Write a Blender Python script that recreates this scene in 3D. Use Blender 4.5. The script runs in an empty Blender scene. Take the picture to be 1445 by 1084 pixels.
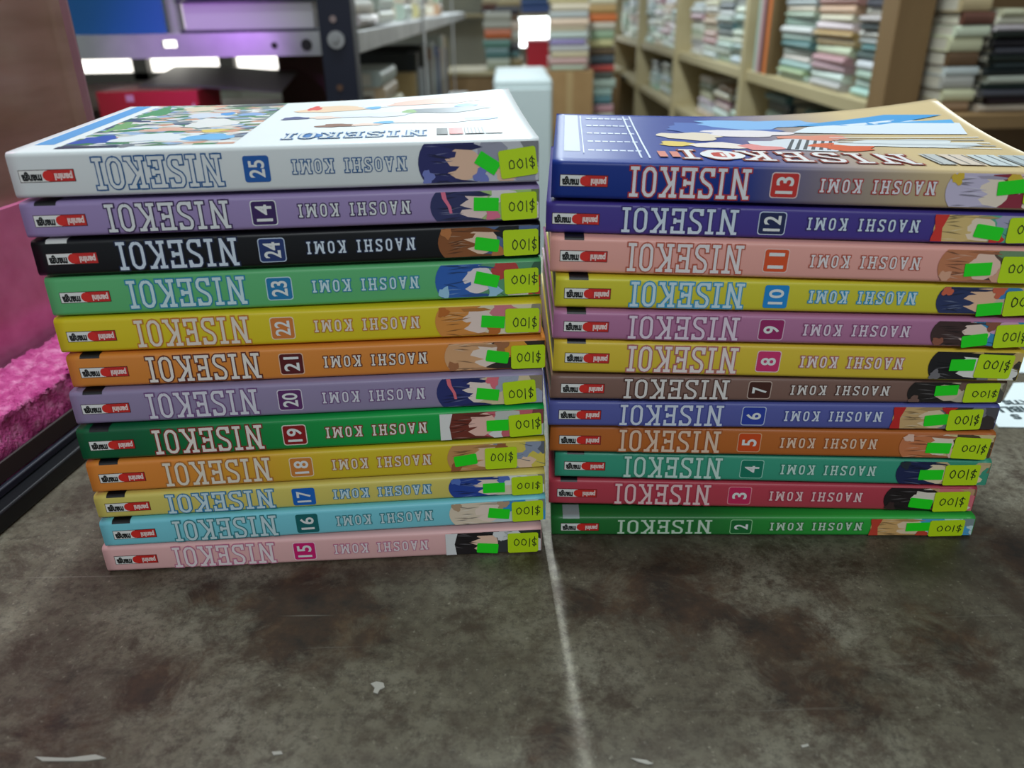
import bpy, math, random
from mathutils import Vector, Matrix
random.seed(7)
S = bpy.context.scene
COL = S.collection
R = math.radians

# ------------------------------------------------------------------ camera
CAM_H, PITCH, ROLL, FPX = 0.20493, R(25.4704), R(-1.0591), 1121.97
cp, sp = math.cos(PITCH), math.sin(PITCH)
fw = Vector((0, cp, -sp)); rt = Vector((1, 0, 0)); up = Vector((0, sp, cp))
cr, sr = math.cos(ROLL), math.sin(ROLL)
r2 = cr*rt + sr*up; u2 = -sr*rt + cr*up
cd = bpy.data.cameras.new('camera'); cam = bpy.data.objects.new('camera', cd); COL.objects.link(cam)
M = Matrix((r2, u2, -fw)).transposed().to_4x4(); M.translation = Vector((0, 0, CAM_H)); cam.matrix_world = M
cd.sensor_fit = 'HORIZONTAL'; cd.sensor_width = 36; cd.lens = FPX*36/1445
cd.clip_start = 0.02; cd.clip_end = 60
cd.dof.use_dof = True; cd.dof.focus_distance = 0.315; cd.dof.aperture_fstop = 10.5
S.camera = cam

# ------------------------------------------------------------------ world, lamps, exposure
S.view_settings.view_transform = 'Standard'; S.view_settings.look = 'None'
S.view_settings.gamma = 1; S.view_settings.use_curve_mapping = False
S.view_settings.exposure = 0.08
W = bpy.data.worlds.new('world'); S.world = W; W.use_nodes = True
bg = W.node_tree.nodes['Background']; bg.inputs[0].default_value = (0.80, 0.92, 1.0, 1); bg.inputs[1].default_value = 0.30
def area(name, loc, target, sx, sy, power, col=(1, 1, 1)):
    l = bpy.data.lights.new(name, 'AREA'); l.shape = 'RECTANGLE'; l.size = sx; l.size_y = sy; l.energy = power; l.color = col
    o = bpy.data.objects.new(name, l); COL.objects.link(o); o.location = loc
    o.rotation_euler = (Vector(target)-Vector(loc)).to_track_quat('-Z', 'Y').to_euler(); return o
tube = area('ceiling_tube_aisle', (-0.10, 2.2, 1.75), (-0.10, 2.2, 0), 0.05, 1.9, 62, (0.86, 0.97, 1.0)); tube.rotation_euler = (0, 0, math.atan(0.058))
area('ceiling_tube_near', (-0.1, 0.55, 1.75), (-0.1, 0.5, 0), 1.3, 0.12, 11, (0.86, 0.97, 1.0))
area('shop_front_daylight', (0.3, 6.9, 1.0), (0.2, 0, 0.3), 1.6, 0.9, 30, (0.85, 0.96, 1.0))
area('front_fill', (0.25, -1.4, 1.5), (0, 0.3, 0.1), 1.3, 0.3, 14, (0.92, 0.98, 1.0))  # weak fill added behind the camera to brighten the spines, no real fixture
def point(name, loc, power, col, rad=0.01):
    l = bpy.data.lights.new(name, 'POINT'); l.energy = power; l.color = col; l.shadow_soft_size = rad
    o = bpy.data.objects.new(name, l); COL.objects.link(o); o.location = loc; return o
sl = bpy.data.lights.new('violet_lamp', 'SPOT'); sl.energy = 2.1; sl.color = (0.56, 0.20, 1.0); sl.spot_size = R(62); sl.spot_blend = 0.9; sl.shadow_soft_size = 0.02
so = bpy.data.objects.new('violet_lamp', sl); COL.objects.link(so); so.location = (-0.43, 0.93, 0.20); so.rotation_euler = (Vector((-0.43, 1.2, 0.150))-Vector(so.location)).to_track_quat('-Z', 'Y').to_euler()
point('pink_case_lamp', (-0.262, 0.34, 0.22), 0.13, (1.0, 0.62, 0.86), 0.03)

# ------------------------------------------------------------------ helpers
def lin(c):
    return tuple(((v/255)/12.92 if v/255 <= 0.04045 else ((v/255+0.055)/1.055)**2.4) for v in c)
MATS = {}
def mat(name, c, rough=0.5, metal=0.0, spec=0.5, emit=0.0, coat=0.0):
    if name in MATS: return MATS[name]
    m = bpy.data.materials.new(name); m.use_nodes = True
    b = m.node_tree.nodes['Principled BSDF']
    b.inputs['Base Color'].default_value = (*lin(c), 1); b.inputs['Roughness'].default_value = rough
    b.inputs['Metallic'].default_value = metal; b.inputs['Specular IOR Level'].default_value = spec
    b.inputs['Coat Weight'].default_value = coat; b.inputs['Coat Roughness'].default_value = 0.12
    if emit:
        b.inputs['Emission Color'].default_value = (*lin(c), 1); b.inputs['Emission Strength'].default_value = emit
    MATS[name] = m; return m
def pm(c, rough=0.5, **k):
    return mat('ink_%d_%d_%d_%d' % (*c, int(rough*100)), c, rough, **k)
def nodes(m): return m.node_tree.nodes, m.node_tree.links, m.node_tree.nodes['Principled BSDF']
def noise_mat(name, stops, scale, rough=0.6, detail=6, stretch=(1, 1, 1), bump=0.0, metal=0.0, spec=0.5, kind='noise', bscale=None):
    if name in MATS: return MATS[name]
    m = mat(name, (128, 128, 128), rough, metal, spec); N, L, b = nodes(m)
    tc = N.new('ShaderNodeTexCoord'); mp = N.new('ShaderNodeMapping'); mp.inputs['Scale'].default_value = stretch
    L.new(tc.outputs['Object'], mp.inputs[0])
    if kind == 'noise':
        t = N.new('ShaderNodeTexNoise'); t.inputs['Scale'].default_value = scale; t.inputs['Detail'].default_value = detail; out = t.outputs[0]
    else:
        t = N.new('ShaderNodeTexVoronoi'); t.inputs['Scale'].default_value = scale
        sx = N.new('ShaderNodeSeparateColor'); L.new(t.outputs['Color'], sx.inputs[0]); out = sx.outputs[0]
    L.new(mp.outputs[0], t.inputs['Vector'])
    cr_ = N.new('ShaderNodeValToRGB'); e = cr_.color_ramp.elements
    if kind != 'noise': cr_.color_ramp.interpolation = 'CONSTANT'
    while len(e) < len(stops): e.new(0.5)
    for el, (p, c) in zip(e, stops): el.position = p; el.color = (*lin(c), 1)
    L.new(out, cr_.inputs[0]); L.new(cr_.outputs[0], b.inputs['Base Color'])
    if bump:
        bp = N.new('ShaderNodeBump'); bp.inputs['Strength'].default_value = bump; bp.inputs['Distance'].default_value = 0.002
        t2 = N.new('ShaderNodeTexNoise'); t2.inputs['Scale'].default_value = bscale or scale*3; t2.inputs['Detail'].default_value = 5
        L.new(mp.outputs[0], t2.inputs['Vector']); L.new(t2.outputs[0], bp.inputs['Height']); L.new(bp.outputs[0], b.inputs['Normal'])
    return m

class MB:
    def __init__(s): s.v = []; s.f = []; s.m = []; s.slots = []
    def slot(s, m):
        if m not in s.slots: s.slots.append(m)
        return s.slots.index(m)
    def face(s, pts, m):
        k = len(s.v); s.v += [tuple(p) for p in pts]; s.f.append(tuple(range(k, k+len(pts)))); s.m.append(s.slot(m))
    def mesh(s, vs, fs, m):
        k = len(s.v); s.v += [tuple(p) for p in vs]; i = s.slot(m)
        for f in fs: s.f.append(tuple(k+j for j in f)); s.m.append(i)
    def box(s, a, b, m):
        (x0, y0, z0), (x1, y1, z1) = a, b
        s.mesh([(x0,y0,z0),(x1,y0,z0),(x1,y1,z0),(x0,y1,z0),(x0,y0,z1),(x1,y0,z1),(x1,y1,z1),(x0,y1,z1)],
               [(3,2,1,0),(4,5,6,7),(0,1,5,4),(1,2,6,5),(2,3,7,6),(3,0,4,7)], m)
    def cyl(s, a, b, r, m, n=16):
        a, b = Vector(a), Vector(b); d = (b-a).normalized(); x = d.orthogonal().normalized(); y = d.cross(x)
        vs = [p + r*(math.cos(2*math.pi*i/n)*x + math.sin(2*math.pi*i/n)*y) for p in (a, b) for i in range(n)]
        s.mesh(vs, [(i, (i+1) % n, n+(i+1) % n, n+i) for i in range(n)] + [tuple(reversed(range(n))), tuple(range(n, 2*n))], m)
    def prism(s, pts, y0, y1, m):      # outline in (x,z), extruded along y
        n = len(pts)
        s.mesh([(x, y0, z) for x, z in pts] + [(x, y1, z) for x, z in pts],
               [(i, (i+1) % n, n+(i+1) % n, n+i) for i in range(n)] + [tuple(reversed(range(n))), tuple(range(n, 2*n))], m)
    def build(s, name, parent=None, smooth=False, bevel=0.0):
        me = bpy.data.meshes.new(name); me.from_pydata(s.v, [], s.f)
        for m in s.slots: me.materials.append(m)
        me.polygons.foreach_set('material_index', s.m)
        if smooth: me.polygons.foreach_set('use_smooth', [True]*len(s.f))
        me.update()
        o = bpy.data.objects.new(name, me); COL.objects.link(o)
        if parent: o.parent = parent
        if bevel:
            b = o.modifiers.new('bevel', 'BEVEL'); b.width = bevel; b.segments = 3; b.limit_method = 'ANGLE'
        return o
def tag(o, label, cat, group=None):
    o['label'] = label; o['category'] = cat
    if group: o['group'] = group
    return o
def struct(o): o['kind'] = 'structure'; return o
def empty(name, loc, rot=(0, 0, 0)):
    o = bpy.data.objects.new(name, None); COL.objects.link(o); o.location = loc; o.rotation_euler = rot; o.empty_display_size = 0.02; return o

# ------------------------------------------------------------------ lettering
T = 0.112; h_ = T/2
G = {  # slab-serif strokes: (advance width, polylines)
'N': (.76, [[(.16,0),(.16,1)], [(.16,.95),(.58,.05)], [(.58,0),(.58,1)], [(0,h_),(.32,h_)], [(0,1-h_),(.2,1-h_)], [(.43,1-h_),(.76,1-h_)]]),
'I': (.36, [[(.18,0),(.18,1)], [(.02,h_),(.34,h_)], [(.02,1-h_),(.34,1-h_)]]),
'S': (.56, [[(.48,.74),(.47,.84),(.40,1-h_),(.28,1-h_),(.16,1-h_),(.09,.85),(.08,.70),(.15,.58),(.40,.43),(.48,.31),(.47,.15),(.39,h_),(.28,h_),(.16,h_),(.09,.15),(.08,.27)], [(.49,.74),(.49,1)], [(.07,0),(.07,.27)]]),
'E': (.60, [[(.14,0),(.14,1)], [(0,h_),(.56,h_)], [(0,1-h_),(.56,1-h_)], [(.14,.5),(.42,.5)], [(.5,.02),(.5,.28)], [(.5,.98),(.5,.72)], [(.42,.39),(.42,.61)]]),
'K': (.66, [[(.14,0),(.14,1)], [(0,h_),(.28,h_)], [(0,1-h_),(.28,1-h_)], [(.14,.42),(.52,.95)], [(.26,.58),(.54,.05)], [(.38,1-h_),(.64,1-h_)], [(.42,h_),(.66,h_)]]),
'O': (.56, [[(.28,h_),(.18,.08),(.09,.2),(.08,.5),(.09,.8),(.18,.92),(.28,1-h_),(.38,.92),(.47,.8),(.48,.5),(.47,.2),(.38,.08),(.28,h_)]]),
'A': (.62, [[(.09,0),(.31,1)], [(.31,1),(.53,0)], [(.17,.32),(.45,.32)], [(0,h_),(.2,h_)], [(.42,h_),(.62,h_)]]),
'H': (.68, [[(.14,0),(.14,1)], [(.54,0),(.54,1)], [(.14,.5),(.54,.5)], [(0,h_),(.28,h_)], [(0,1-h_),(.28,1-h_)], [(.40,h_),(.68,h_)], [(.40,1-h_),(.68,1-h_)]]),
'M': (.84, [[(.14,0),(.14,1)], [(.15,.95),(.42,.2)], [(.42,.2),(.69,.95)], [(.70,0),(.70,1)], [(0,h_),(.28,h_)], [(0,1-h_),(.16,1-h_)], [(.56,h_),(.84,h_)], [(.68,1-h_),(.84,1-h_)]]),
' ': (.36, []),
'$': (.5, [[(.44,.74),(.3,.86),(.1,.74),(.12,.58),(.4,.44),(.44,.26),(.26,.12),(.04,.26)], [(.30,1.02),(.22,-.04)]]),
'1': (.26, [[(.12,.05),(.15,.95)]]),
'0': (.60, [[(.3,.1),(.12,.22),(.06,.46),(.14,.72),(.3,.82),(.46,.72),(.52,.46),(.44,.2),(.3,.1)]]),
}
def stroke(mb, lines, T_, m, place, d, ext=0.0):
    """lines: polylines in glyph space; place(x,y,d)->3D"""
    d -= 1e-6
    for pl in lines:
        for i in range(len(pl)-1):
            d += 1.2e-6
            a, b = Vector(pl[i]), Vector(pl[i+1]); e = (b-a)
            if e.length < 1e-6: continue
            e.normalize(); n = Vector((-e.y, e.x))*T_/2
            a2 = a-e*ext if i == 0 else a; b2 = b+e*ext if i == len(pl)-2 else b
            mb.face([place(*(a2-n), d), place(*(b2-n), d), place(*(b2+n), d), place(*(a2+n), d)], m)
            if i > 0:
                d += 1.2e-6; mb.face([place(a.x+T_/2*math.cos(k*math.pi/4), a.y+T_/2*math.sin(k*math.pi/4), d) for k in range(8)], m)
def text_lines(s, gap):
    x = 0; out = []
    for c in s:
        w, ls = G[c]; out += [[(x+px, py) for px, py in pl] for pl in ls]; x += w+gap
    return out, x-gap
FONT = {}
def font_mesh(s):
    """filled lettering of the built-in typeface, fitted to a unit box"""
    if s in FONT: return FONT[s]
    cu = bpy.data.curves.new('t', 'FONT'); cu.body = s; cu.size = 1; cu.offset = 0.045 if s.isalpha() else 0.018; cu.resolution_u = 4
    o = bpy.data.objects.new('t', cu); COL.objects.link(o)
    dg = bpy.context.evaluated_depsgraph_get(); ev = o.evaluated_get(dg); me = ev.to_mesh()
    vs = [(v.co.x, v.co.y) for v in me.vertices]; fs = [tuple(p.vertices) for p in me.polygons]
    ev.to_mesh_clear(); bpy.data.objects.remove(o); bpy.data.curves.remove(cu)
    x0 = min(v[0] for v in vs); x1 = max(v[0] for v in vs); y0 = min(v[1] for v in vs); y1 = max(v[1] for v in vs)
    vs = [((x-x0)/(x1-x0), (y-y0)/(y1-y0)) for x, y in vs]
    FONT[s] = (vs, fs); return FONT[s]
def font_put(mb, s, m, place, d):
    vs, fs = font_mesh(s); mb.mesh([place(x, y, d) for x, y in vs], fs, m)

# ------------------------------------------------------------------ room shell
FLOOR = -0.88
mb = MB(); mb.box((-2.2, -2.2, FLOOR-0.05), (2.4, 7.2, FLOOR), noise_mat('floor_tiles', [(0.3, (92, 88, 80)), (0.7, (120, 114, 104))], 3, 0.5)); struct(mb.build('floor'))
WALLM = noise_mat('old_wall_paint', [(0.3, (150, 150, 138)), (0.7, (172, 170, 156))], 2, 0.8)
mb = MB(); mb.box((-2.2, 7.0, FLOOR), (2.4, 7.1, 1.9), WALLM); struct(mb.build('wall_back'))
mb = MB(); mb.box((-2.3, -2.2, FLOOR), (-2.2, 7.0, 1.9), WALLM); struct(mb.build('wall_left'))
mb = MB(); mb.box((2.4, -2.2, FLOOR), (2.5, 7.0, 1.9), WALLM); struct(mb.build('wall_right'))

# ------------------------------------------------------------------ work table with a stained steel top
def table_material():
    m = mat('stained_steel', (80, 78, 70), 0.5, 0.25); N, L, b = nodes(m)
    tc = N.new('ShaderNodeTexCoord')
    def noise(scale, detail=6, rough=0.6, dist=0.0):
        n = N.new('ShaderNodeTexNoise'); n.inputs['Scale'].default_value = scale; n.inputs['Detail'].default_value = detail
        n.inputs['Roughness'].default_value = rough; n.inputs['Distortion'].default_value = dist; L.new(tc.outputs['Object'], n.inputs['Vector']); return n.outputs[0]
    def ramp(x, stops):
        r = N.new('ShaderNodeValToRGB'); e = r.color_ramp.elements
        while len(e) < len(stops): e.new(0.5)
        for el, (p, c) in zip(e, stops): el.position = p; el.color = (*(lin(c) if len(c) == 3 and max(c) > 1 else c), 1)
        L.new(x, r.inputs[0]); return r.outputs[0]
    def math_(op, a, b_=None):
        n = N.new('ShaderNodeMath'); n.operation = op
        for i, x in enumerate((a, b_)):
            if x is None: continue
            if isinstance(x, (int, float)): n.inputs[i].default_value = x
            else: L.new(x, n.inputs[i])
        n.use_clamp = op == 'MULTIPLY'; return n.outputs[0]
    def mix(f, a, b_):
        n = N.new('ShaderNodeMix'); n.data_type = 'RGBA'; L.new(f, n.inputs[0])
        for i, x in ((6, a), (7, b_)):
            if isinstance(x, tuple): n.inputs[i].default_value = (*lin(x), 1)
            else: L.new(x, n.inputs[i])
        return n.outputs[2]
    base = ramp(noise(14, 8, 0.65), [(0.32, (72, 64, 51)), (0.50, (104, 97, 81)), (0.68, (132, 127, 111))])
    fine = noise(230, 8, 0.8); base = mix(ramp(fine, [(0.47, (0, 0, 0)), (0.62, (0.75, 0.75, 0.75))]), base, (62, 54, 44))
    base = mix(ramp(noise(420, 4, 0.7), [(0.60, (0, 0, 0)), (0.72, (0.5, 0.5, 0.5))]), base, (168, 162, 144))
    base = mix(ramp(noise(75, 7, 0.75), [(0.50, (0, 0, 0)), (0.64, (0.55, 0.55, 0.55))]), base, (70, 58, 46))
    # rust and oil stains, each with its own place on the sheet
    dn = noise(48, 9, 0.78, 0.5)
    tot = None
    for (x, y, r, k) in STAINS:
        vd = N.new('ShaderNodeVectorMath'); vd.operation = 'DISTANCE'; vd.inputs[1].default_value = (x, y, 0); L.new(tc.outputs['Object'], vd.inputs[0])
        mr = N.new('ShaderNodeMapRange'); mr.inputs[1].default_value = 0; mr.inputs[2].default_value = r; mr.inputs[3].default_value = k; mr.inputs[4].default_value = 0
        L.new(vd.outputs['Value'], mr.inputs[0]); tot = mr.outputs[0] if tot is None else math_('MAXIMUM', tot, mr.outputs[0])
    f = math_('ADD', tot, dn); f = math_('SUBTRACT', f, 0.62)
    stain = ramp(f, [(0.02, (0, 0, 0)), (0.20, (0.95, 0.95, 0.95))])
    col = mix(stain, base, ramp(noise(60, 6, 0.7), [(0.35, (34, 25, 18)), (0.55, (64, 44, 29)), (0.72, (98, 78, 56))]))
    gen = ramp(noise(30, 10, 0.8, 0.3), [(0.52, (0, 0, 0)), (0.62, (0.85, 0.85, 0.85))]); col = mix(gen, col, (60, 46, 34))
    # scratches
    for ang, sc in ((0.25, 60), (-0.5, 45)):
        mp = N.new('ShaderNodeMapping'); mp.inputs['Rotation'].default_value = (0, 0, ang); mp.inputs['Scale'].default_value = (1.6, sc, 1); L.new(tc.outputs['Object'], mp.inputs[0])
        v = N.new('ShaderNodeTexNoise'); v.inputs['Scale'].default_value = 6; v.inputs['Detail'].default_value = 3; L.new(mp.outputs[0], v.inputs['Vector'])
        col = mix(ramp(v.outputs[0], [(0.70, (0, 0, 0)), (0.76, (0.35, 0.35, 0.35))]), col, (150, 146, 134))
    L.new(col, b.inputs['Base Color'])
    L.new(ramp(dn, [(0.3, (0.38, 0.38, 0.38)), (0.7, (0.56, 0.56, 0.56))]), b.inputs['Roughness'])
    bp = N.new('ShaderNodeBump'); bp.inputs['Strength'].default_value = 0.25; bp.inputs['Distance'].default_value = 0.0006
    L.new(fine, bp.inputs['Height']); L.new(bp.outputs[0], b.inputs['Normal'])
    return m
STAINS = [(-0.080, 0.232, 0.045, 0.55), (-0.052, 0.220, 0.03, 0.35), (0.062, 0.238, 0.05, 0.40), (0.095, 0.215, 0.035, 0.45), (0.115, 0.240, 0.03, 0.3),
          (0.100, 0.192, 0.045, 0.4), (-0.125, 0.200, 0.03, 0.35), (0.03, 0.235, 0.03, 0.35), (-0.15, 0.185, 0.05, 0.3), (0.01, 0.18, 0.03, 0.3), (0.15, 0.215, 0.04, 0.35), (0.21, 0.26, 0.05, 0.4), (-0.12, 0.245, 0.025, 0.35)]
table = tag(empty('work_table', (0, 0.34, FLOOR)), 'worn steel-topped table with brown rust stains carrying both stacks of books', 'table')
mb = MB(); mb.box((-0.75, -0.31, -0.025-FLOOR), (0.62, 0.36, 0.0-FLOOR), table_material()); tp = mb.build('tabletop', table, bevel=0.003)
tp.data.transform(Matrix.Translation((0, 0.34, FLOOR))); tp.location = (0, -0.34, -FLOOR)
DARKM = mat('dark_painted_metal', (34, 36, 44), 0.45, 0.3)
for x in (-0.71, 0.58):
    for y in (-0.27, 0.32):
        mb = MB(); mb.box((x-0.02, y-0.02, 0), (x+0.02, y+0.02, -0.025-FLOOR), DARKM); mb.build('leg', table)
def fleck(pts, name='paint_fleck'):
    mb = MB(); m = pm((172, 168, 158), 0.6); n = len(pts)
    mb.mesh([(x, y-0.34, -FLOOR+0.0004) for x, y in pts]+[(x, y-0.34, -FLOOR+0.00005) for x, y in pts], [tuple(range(n))]+[(i, (i+1) % n, n+(i+1) % n, n+i) for i in range(n)], m); mb.build(name, table)
rf = random.Random(3)
fleck([(-0.0493, 0.1979), (-0.0475, 0.1988), (-0.0450, 0.1981), (-0.0443, 0.1962), (-0.0458, 0.1953), (-0.0463, 0.1935), (-0.0478, 0.1942), (-0.0476, 0.1960), (-0.0484, 0.1969)])
fleck([(-0.0754, 0.1715), (-0.0726, 0.1717), (-0.0719, 0.1707), (-0.0746, 0.1703)])
fleck([(0.0336, 0.1669), (0.0381, 0.1661), (0.0400, 0.1648), (0.0383, 0.1646), (0.0355, 0.1656)])
fleck([(-0.1476, 0.1713), (-0.1375, 0.1706), (-0.1294, 0.1717), (-0.1255, 0.1703), (-0.1316, 0.1695), (-0.1446, 0.1697)])
fleck([(0.0858, 0.1703), (0.0881, 0.1708), (0.0881, 0.1700), (0.0860, 0.1695)])

# ------------------------------------------------------------------ display case on the left: black frame, pink plush ledge, clear sheet
CASE = (-0.224, 0.2856); CANG = -math.atan2(0.1246, 0.9922)     # local +y runs away along the case, local -x into it
case = tag(empty('display_case', (CASE[0], CASE[1], 0.0002), (0, 0, CANG)), 'display case with pink plush ledge, black frame and clear plastic side, left of the books', 'display case')
BLACK = mat('black_frame', (16, 17, 22), 0.35, 0.2)
mb = MB(); mb.box((-0.011, -0.22, 0.0), (0.0, 0.34, 0.009), BLACK); mb.box((-0.34, -0.22, 0.0), (-0.011, 0.34, 0.0045), BLACK); mb.build('base_frame', case, bevel=0.0012)
mb = MB(); mb.box((-0.0105, -0.22, 0.0092), (-0.0075, 0.34, 0.013), mat('blue_black_rim', (30, 32, 46), 0.4)); mb.build('frame_lip', case, bevel=0.0008)
mb = MB(); mb.box((-0.0112, -0.22, 0.0134), (-0.0098, 0.34, 0.0225), mat('dark_skirting', (40, 24, 24), 0.7)); mb.build('skirting', case, bevel=0.0004)
def plush():
    m = noise_mat('pink_plush', [(0.25, (164, 52, 114)), (0.5, (192, 84, 142)), (0.75, (220, 146, 184))], 160, 0.95, 6, (1, 1, 1), 0.9, 0, 0.1, 'noise', 500)
    mb = MB(); rp = random.Random(5); ny = 300; prof = []
    for i in range(9): prof.append((-0.0135-0.0005*math.sin(i), 0.006+0.030*i/8))
    for i in range(1, 5): a = i*math.pi/10; prof.append((-0.0135-0.003*(1-math.cos(a)), 0.036+0.003*math.sin(a)))
    for i in range(1, 16): prof.append((-0.0155-0.036*i/15, 0.0393))
    vs = []; n = len(prof)
    for j in range(ny+1):
        y = -0.2+0.53*j/ny
        for x, z in prof:
            vs.append((x+rp.uniform(-.0007, .0007)+0.0006*math.sin(y*210+z*300), y+rp.uniform(-.0006, .0006), z+rp.uniform(-.0008, .0012)+0.0008*math.sin(y*160+x*400)))
    fs = [(j*n+i, (j+1)*n+i, (j+1)*n+i+1, j*n+i+1) for j in range(ny) for i in range(n-1)]
    mb.mesh(vs, fs, m); return mb.build('plush_ledge', case, smooth=True)
plush()
felt = noise_mat('pink_felt', [(0.3, (222, 112, 164)), (0.7, (240, 138, 188))], 60, 0.8, 5, (1, 1, 1), 0.15)
brown = noise_mat('brown_board', [(0.3, (152, 122, 106)), (0.55, (176, 144, 130)), (0.75, (192, 164, 150))], 26, 0.5, 6, (1, 0.35, 2.4), 0.1)
mb = MB(); mb.box((-0.064, -0.2, 0.0046), (-0.0595, 0.226, 0.112), felt); mb.build('felt_lining', case)
mb = MB(); mb.box((-0.070, -0.2, 0.0046), (-0.0645, 0.228, 0.34), brown); mb.build('inner_board', case)
acry = mat('clear_acrylic', (236, 222, 226), 0.06); N_, L_, b_ = nodes(acry)
tr = N_.new('ShaderNodeBsdfTransparent'); tr.inputs[0].default_value = (0.95, 0.92, 0.93, 1); gl = N_.new('ShaderNodeBsdfGlossy'); gl.inputs['Roughness'].default_value = 0.08
lw = N_.new('ShaderNodeLayerWeight'); lw.inputs[0].default_value = 0.35; fr = N_.new('ShaderNodeMath'); fr.operation = 'MULTIPLY'; fr.inputs[1].default_value = 0.22; L_.new(lw.outputs['Facing'], fr.inputs[0]); ms = N_.new('ShaderNodeMixShader')
L_.new(fr.outputs[0], ms.inputs[0]); L_.new(tr.outputs[0], ms.inputs[1]); L_.new(gl.outputs[0], ms.inputs[2]); L_.new(ms.outputs[0], N_['Material Output'].inputs[0])
mb = MB(); mb.box((-0.057, -0.2, 0.040), (-0.0525, 0.2135, 0.34), acry); mb.build('acrylic_sheet', case, bevel=0.0006)
edge = mat('sawn_edge', (150, 118, 126), 0.5)
mb = MB(); mb.box((-0.0572, 0.2136, 0.040), (-0.0523, 0.2146, 0.34), edge); mb.build('sheet_edge', case)

# ------------------------------------------------------------------ white cards lying right of the books
def card(name, pts, z, label, cat, tx):
    cx = sum(p[0] for p in pts)/len(pts); cy = sum(p[1] for p in pts)/len(pts)
    root = tag(empty(name, (cx, cy, z)), label, cat); n = len(pts)
    mb = MB(); q = [(x-cx, y-cy) for x, y in pts]
    mb.mesh([(x, y, 0.0005) for x, y in q]+[(x, y, 0) for x, y in q], [tuple(range(n)), tuple(reversed(range(n, 2*n)))]+[(i, n+i, n+(i+1) % n, (i+1) % n) for i in range(n)], pm((222, 232, 234), 0.5)); mb.build('sheet', root)
    mb = MB()
    for s, u1, v, w, h in tx: font_put(mb, s, pm((60, 74, 78), 0.5), lambda x, y, d: (u1-x*w-cx, v-y*h-cy, d), 0.0007)
    mb.build('printed_words', root); return root
card("white_card", [(0.2560, 0.3702), (0.2553, 0.3656), (0.3229, 0.3606), (0.3663, 0.4214), (0.2932, 0.4177), (0.2748, 0.3954), (0.2683, 0.3922)], 0.0002, "white printed card lying on the table right of the right stack", "card", [('S', 0.2728, 0.3789, 0.0048, 0.0057), ('IBLI', 0.2805, 0.3880, 0.0147, 0.0069), ('ATIS', 0.2890, 0.3955, 0.0161, 0.0055)])
card("blue_striped_card", [(0.3046, 0.4320), (0.3623, 0.4274), (0.3848, 0.4596), (0.3237, 0.4602)], 0.0002, "white card with a blue strip behind the white printed card", "card", [])


# ------------------------------------------------------------------ the priced paperbacks
LEN, DEP = 0.176, 0.122
WHITE = (232, 234, 232)
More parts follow.
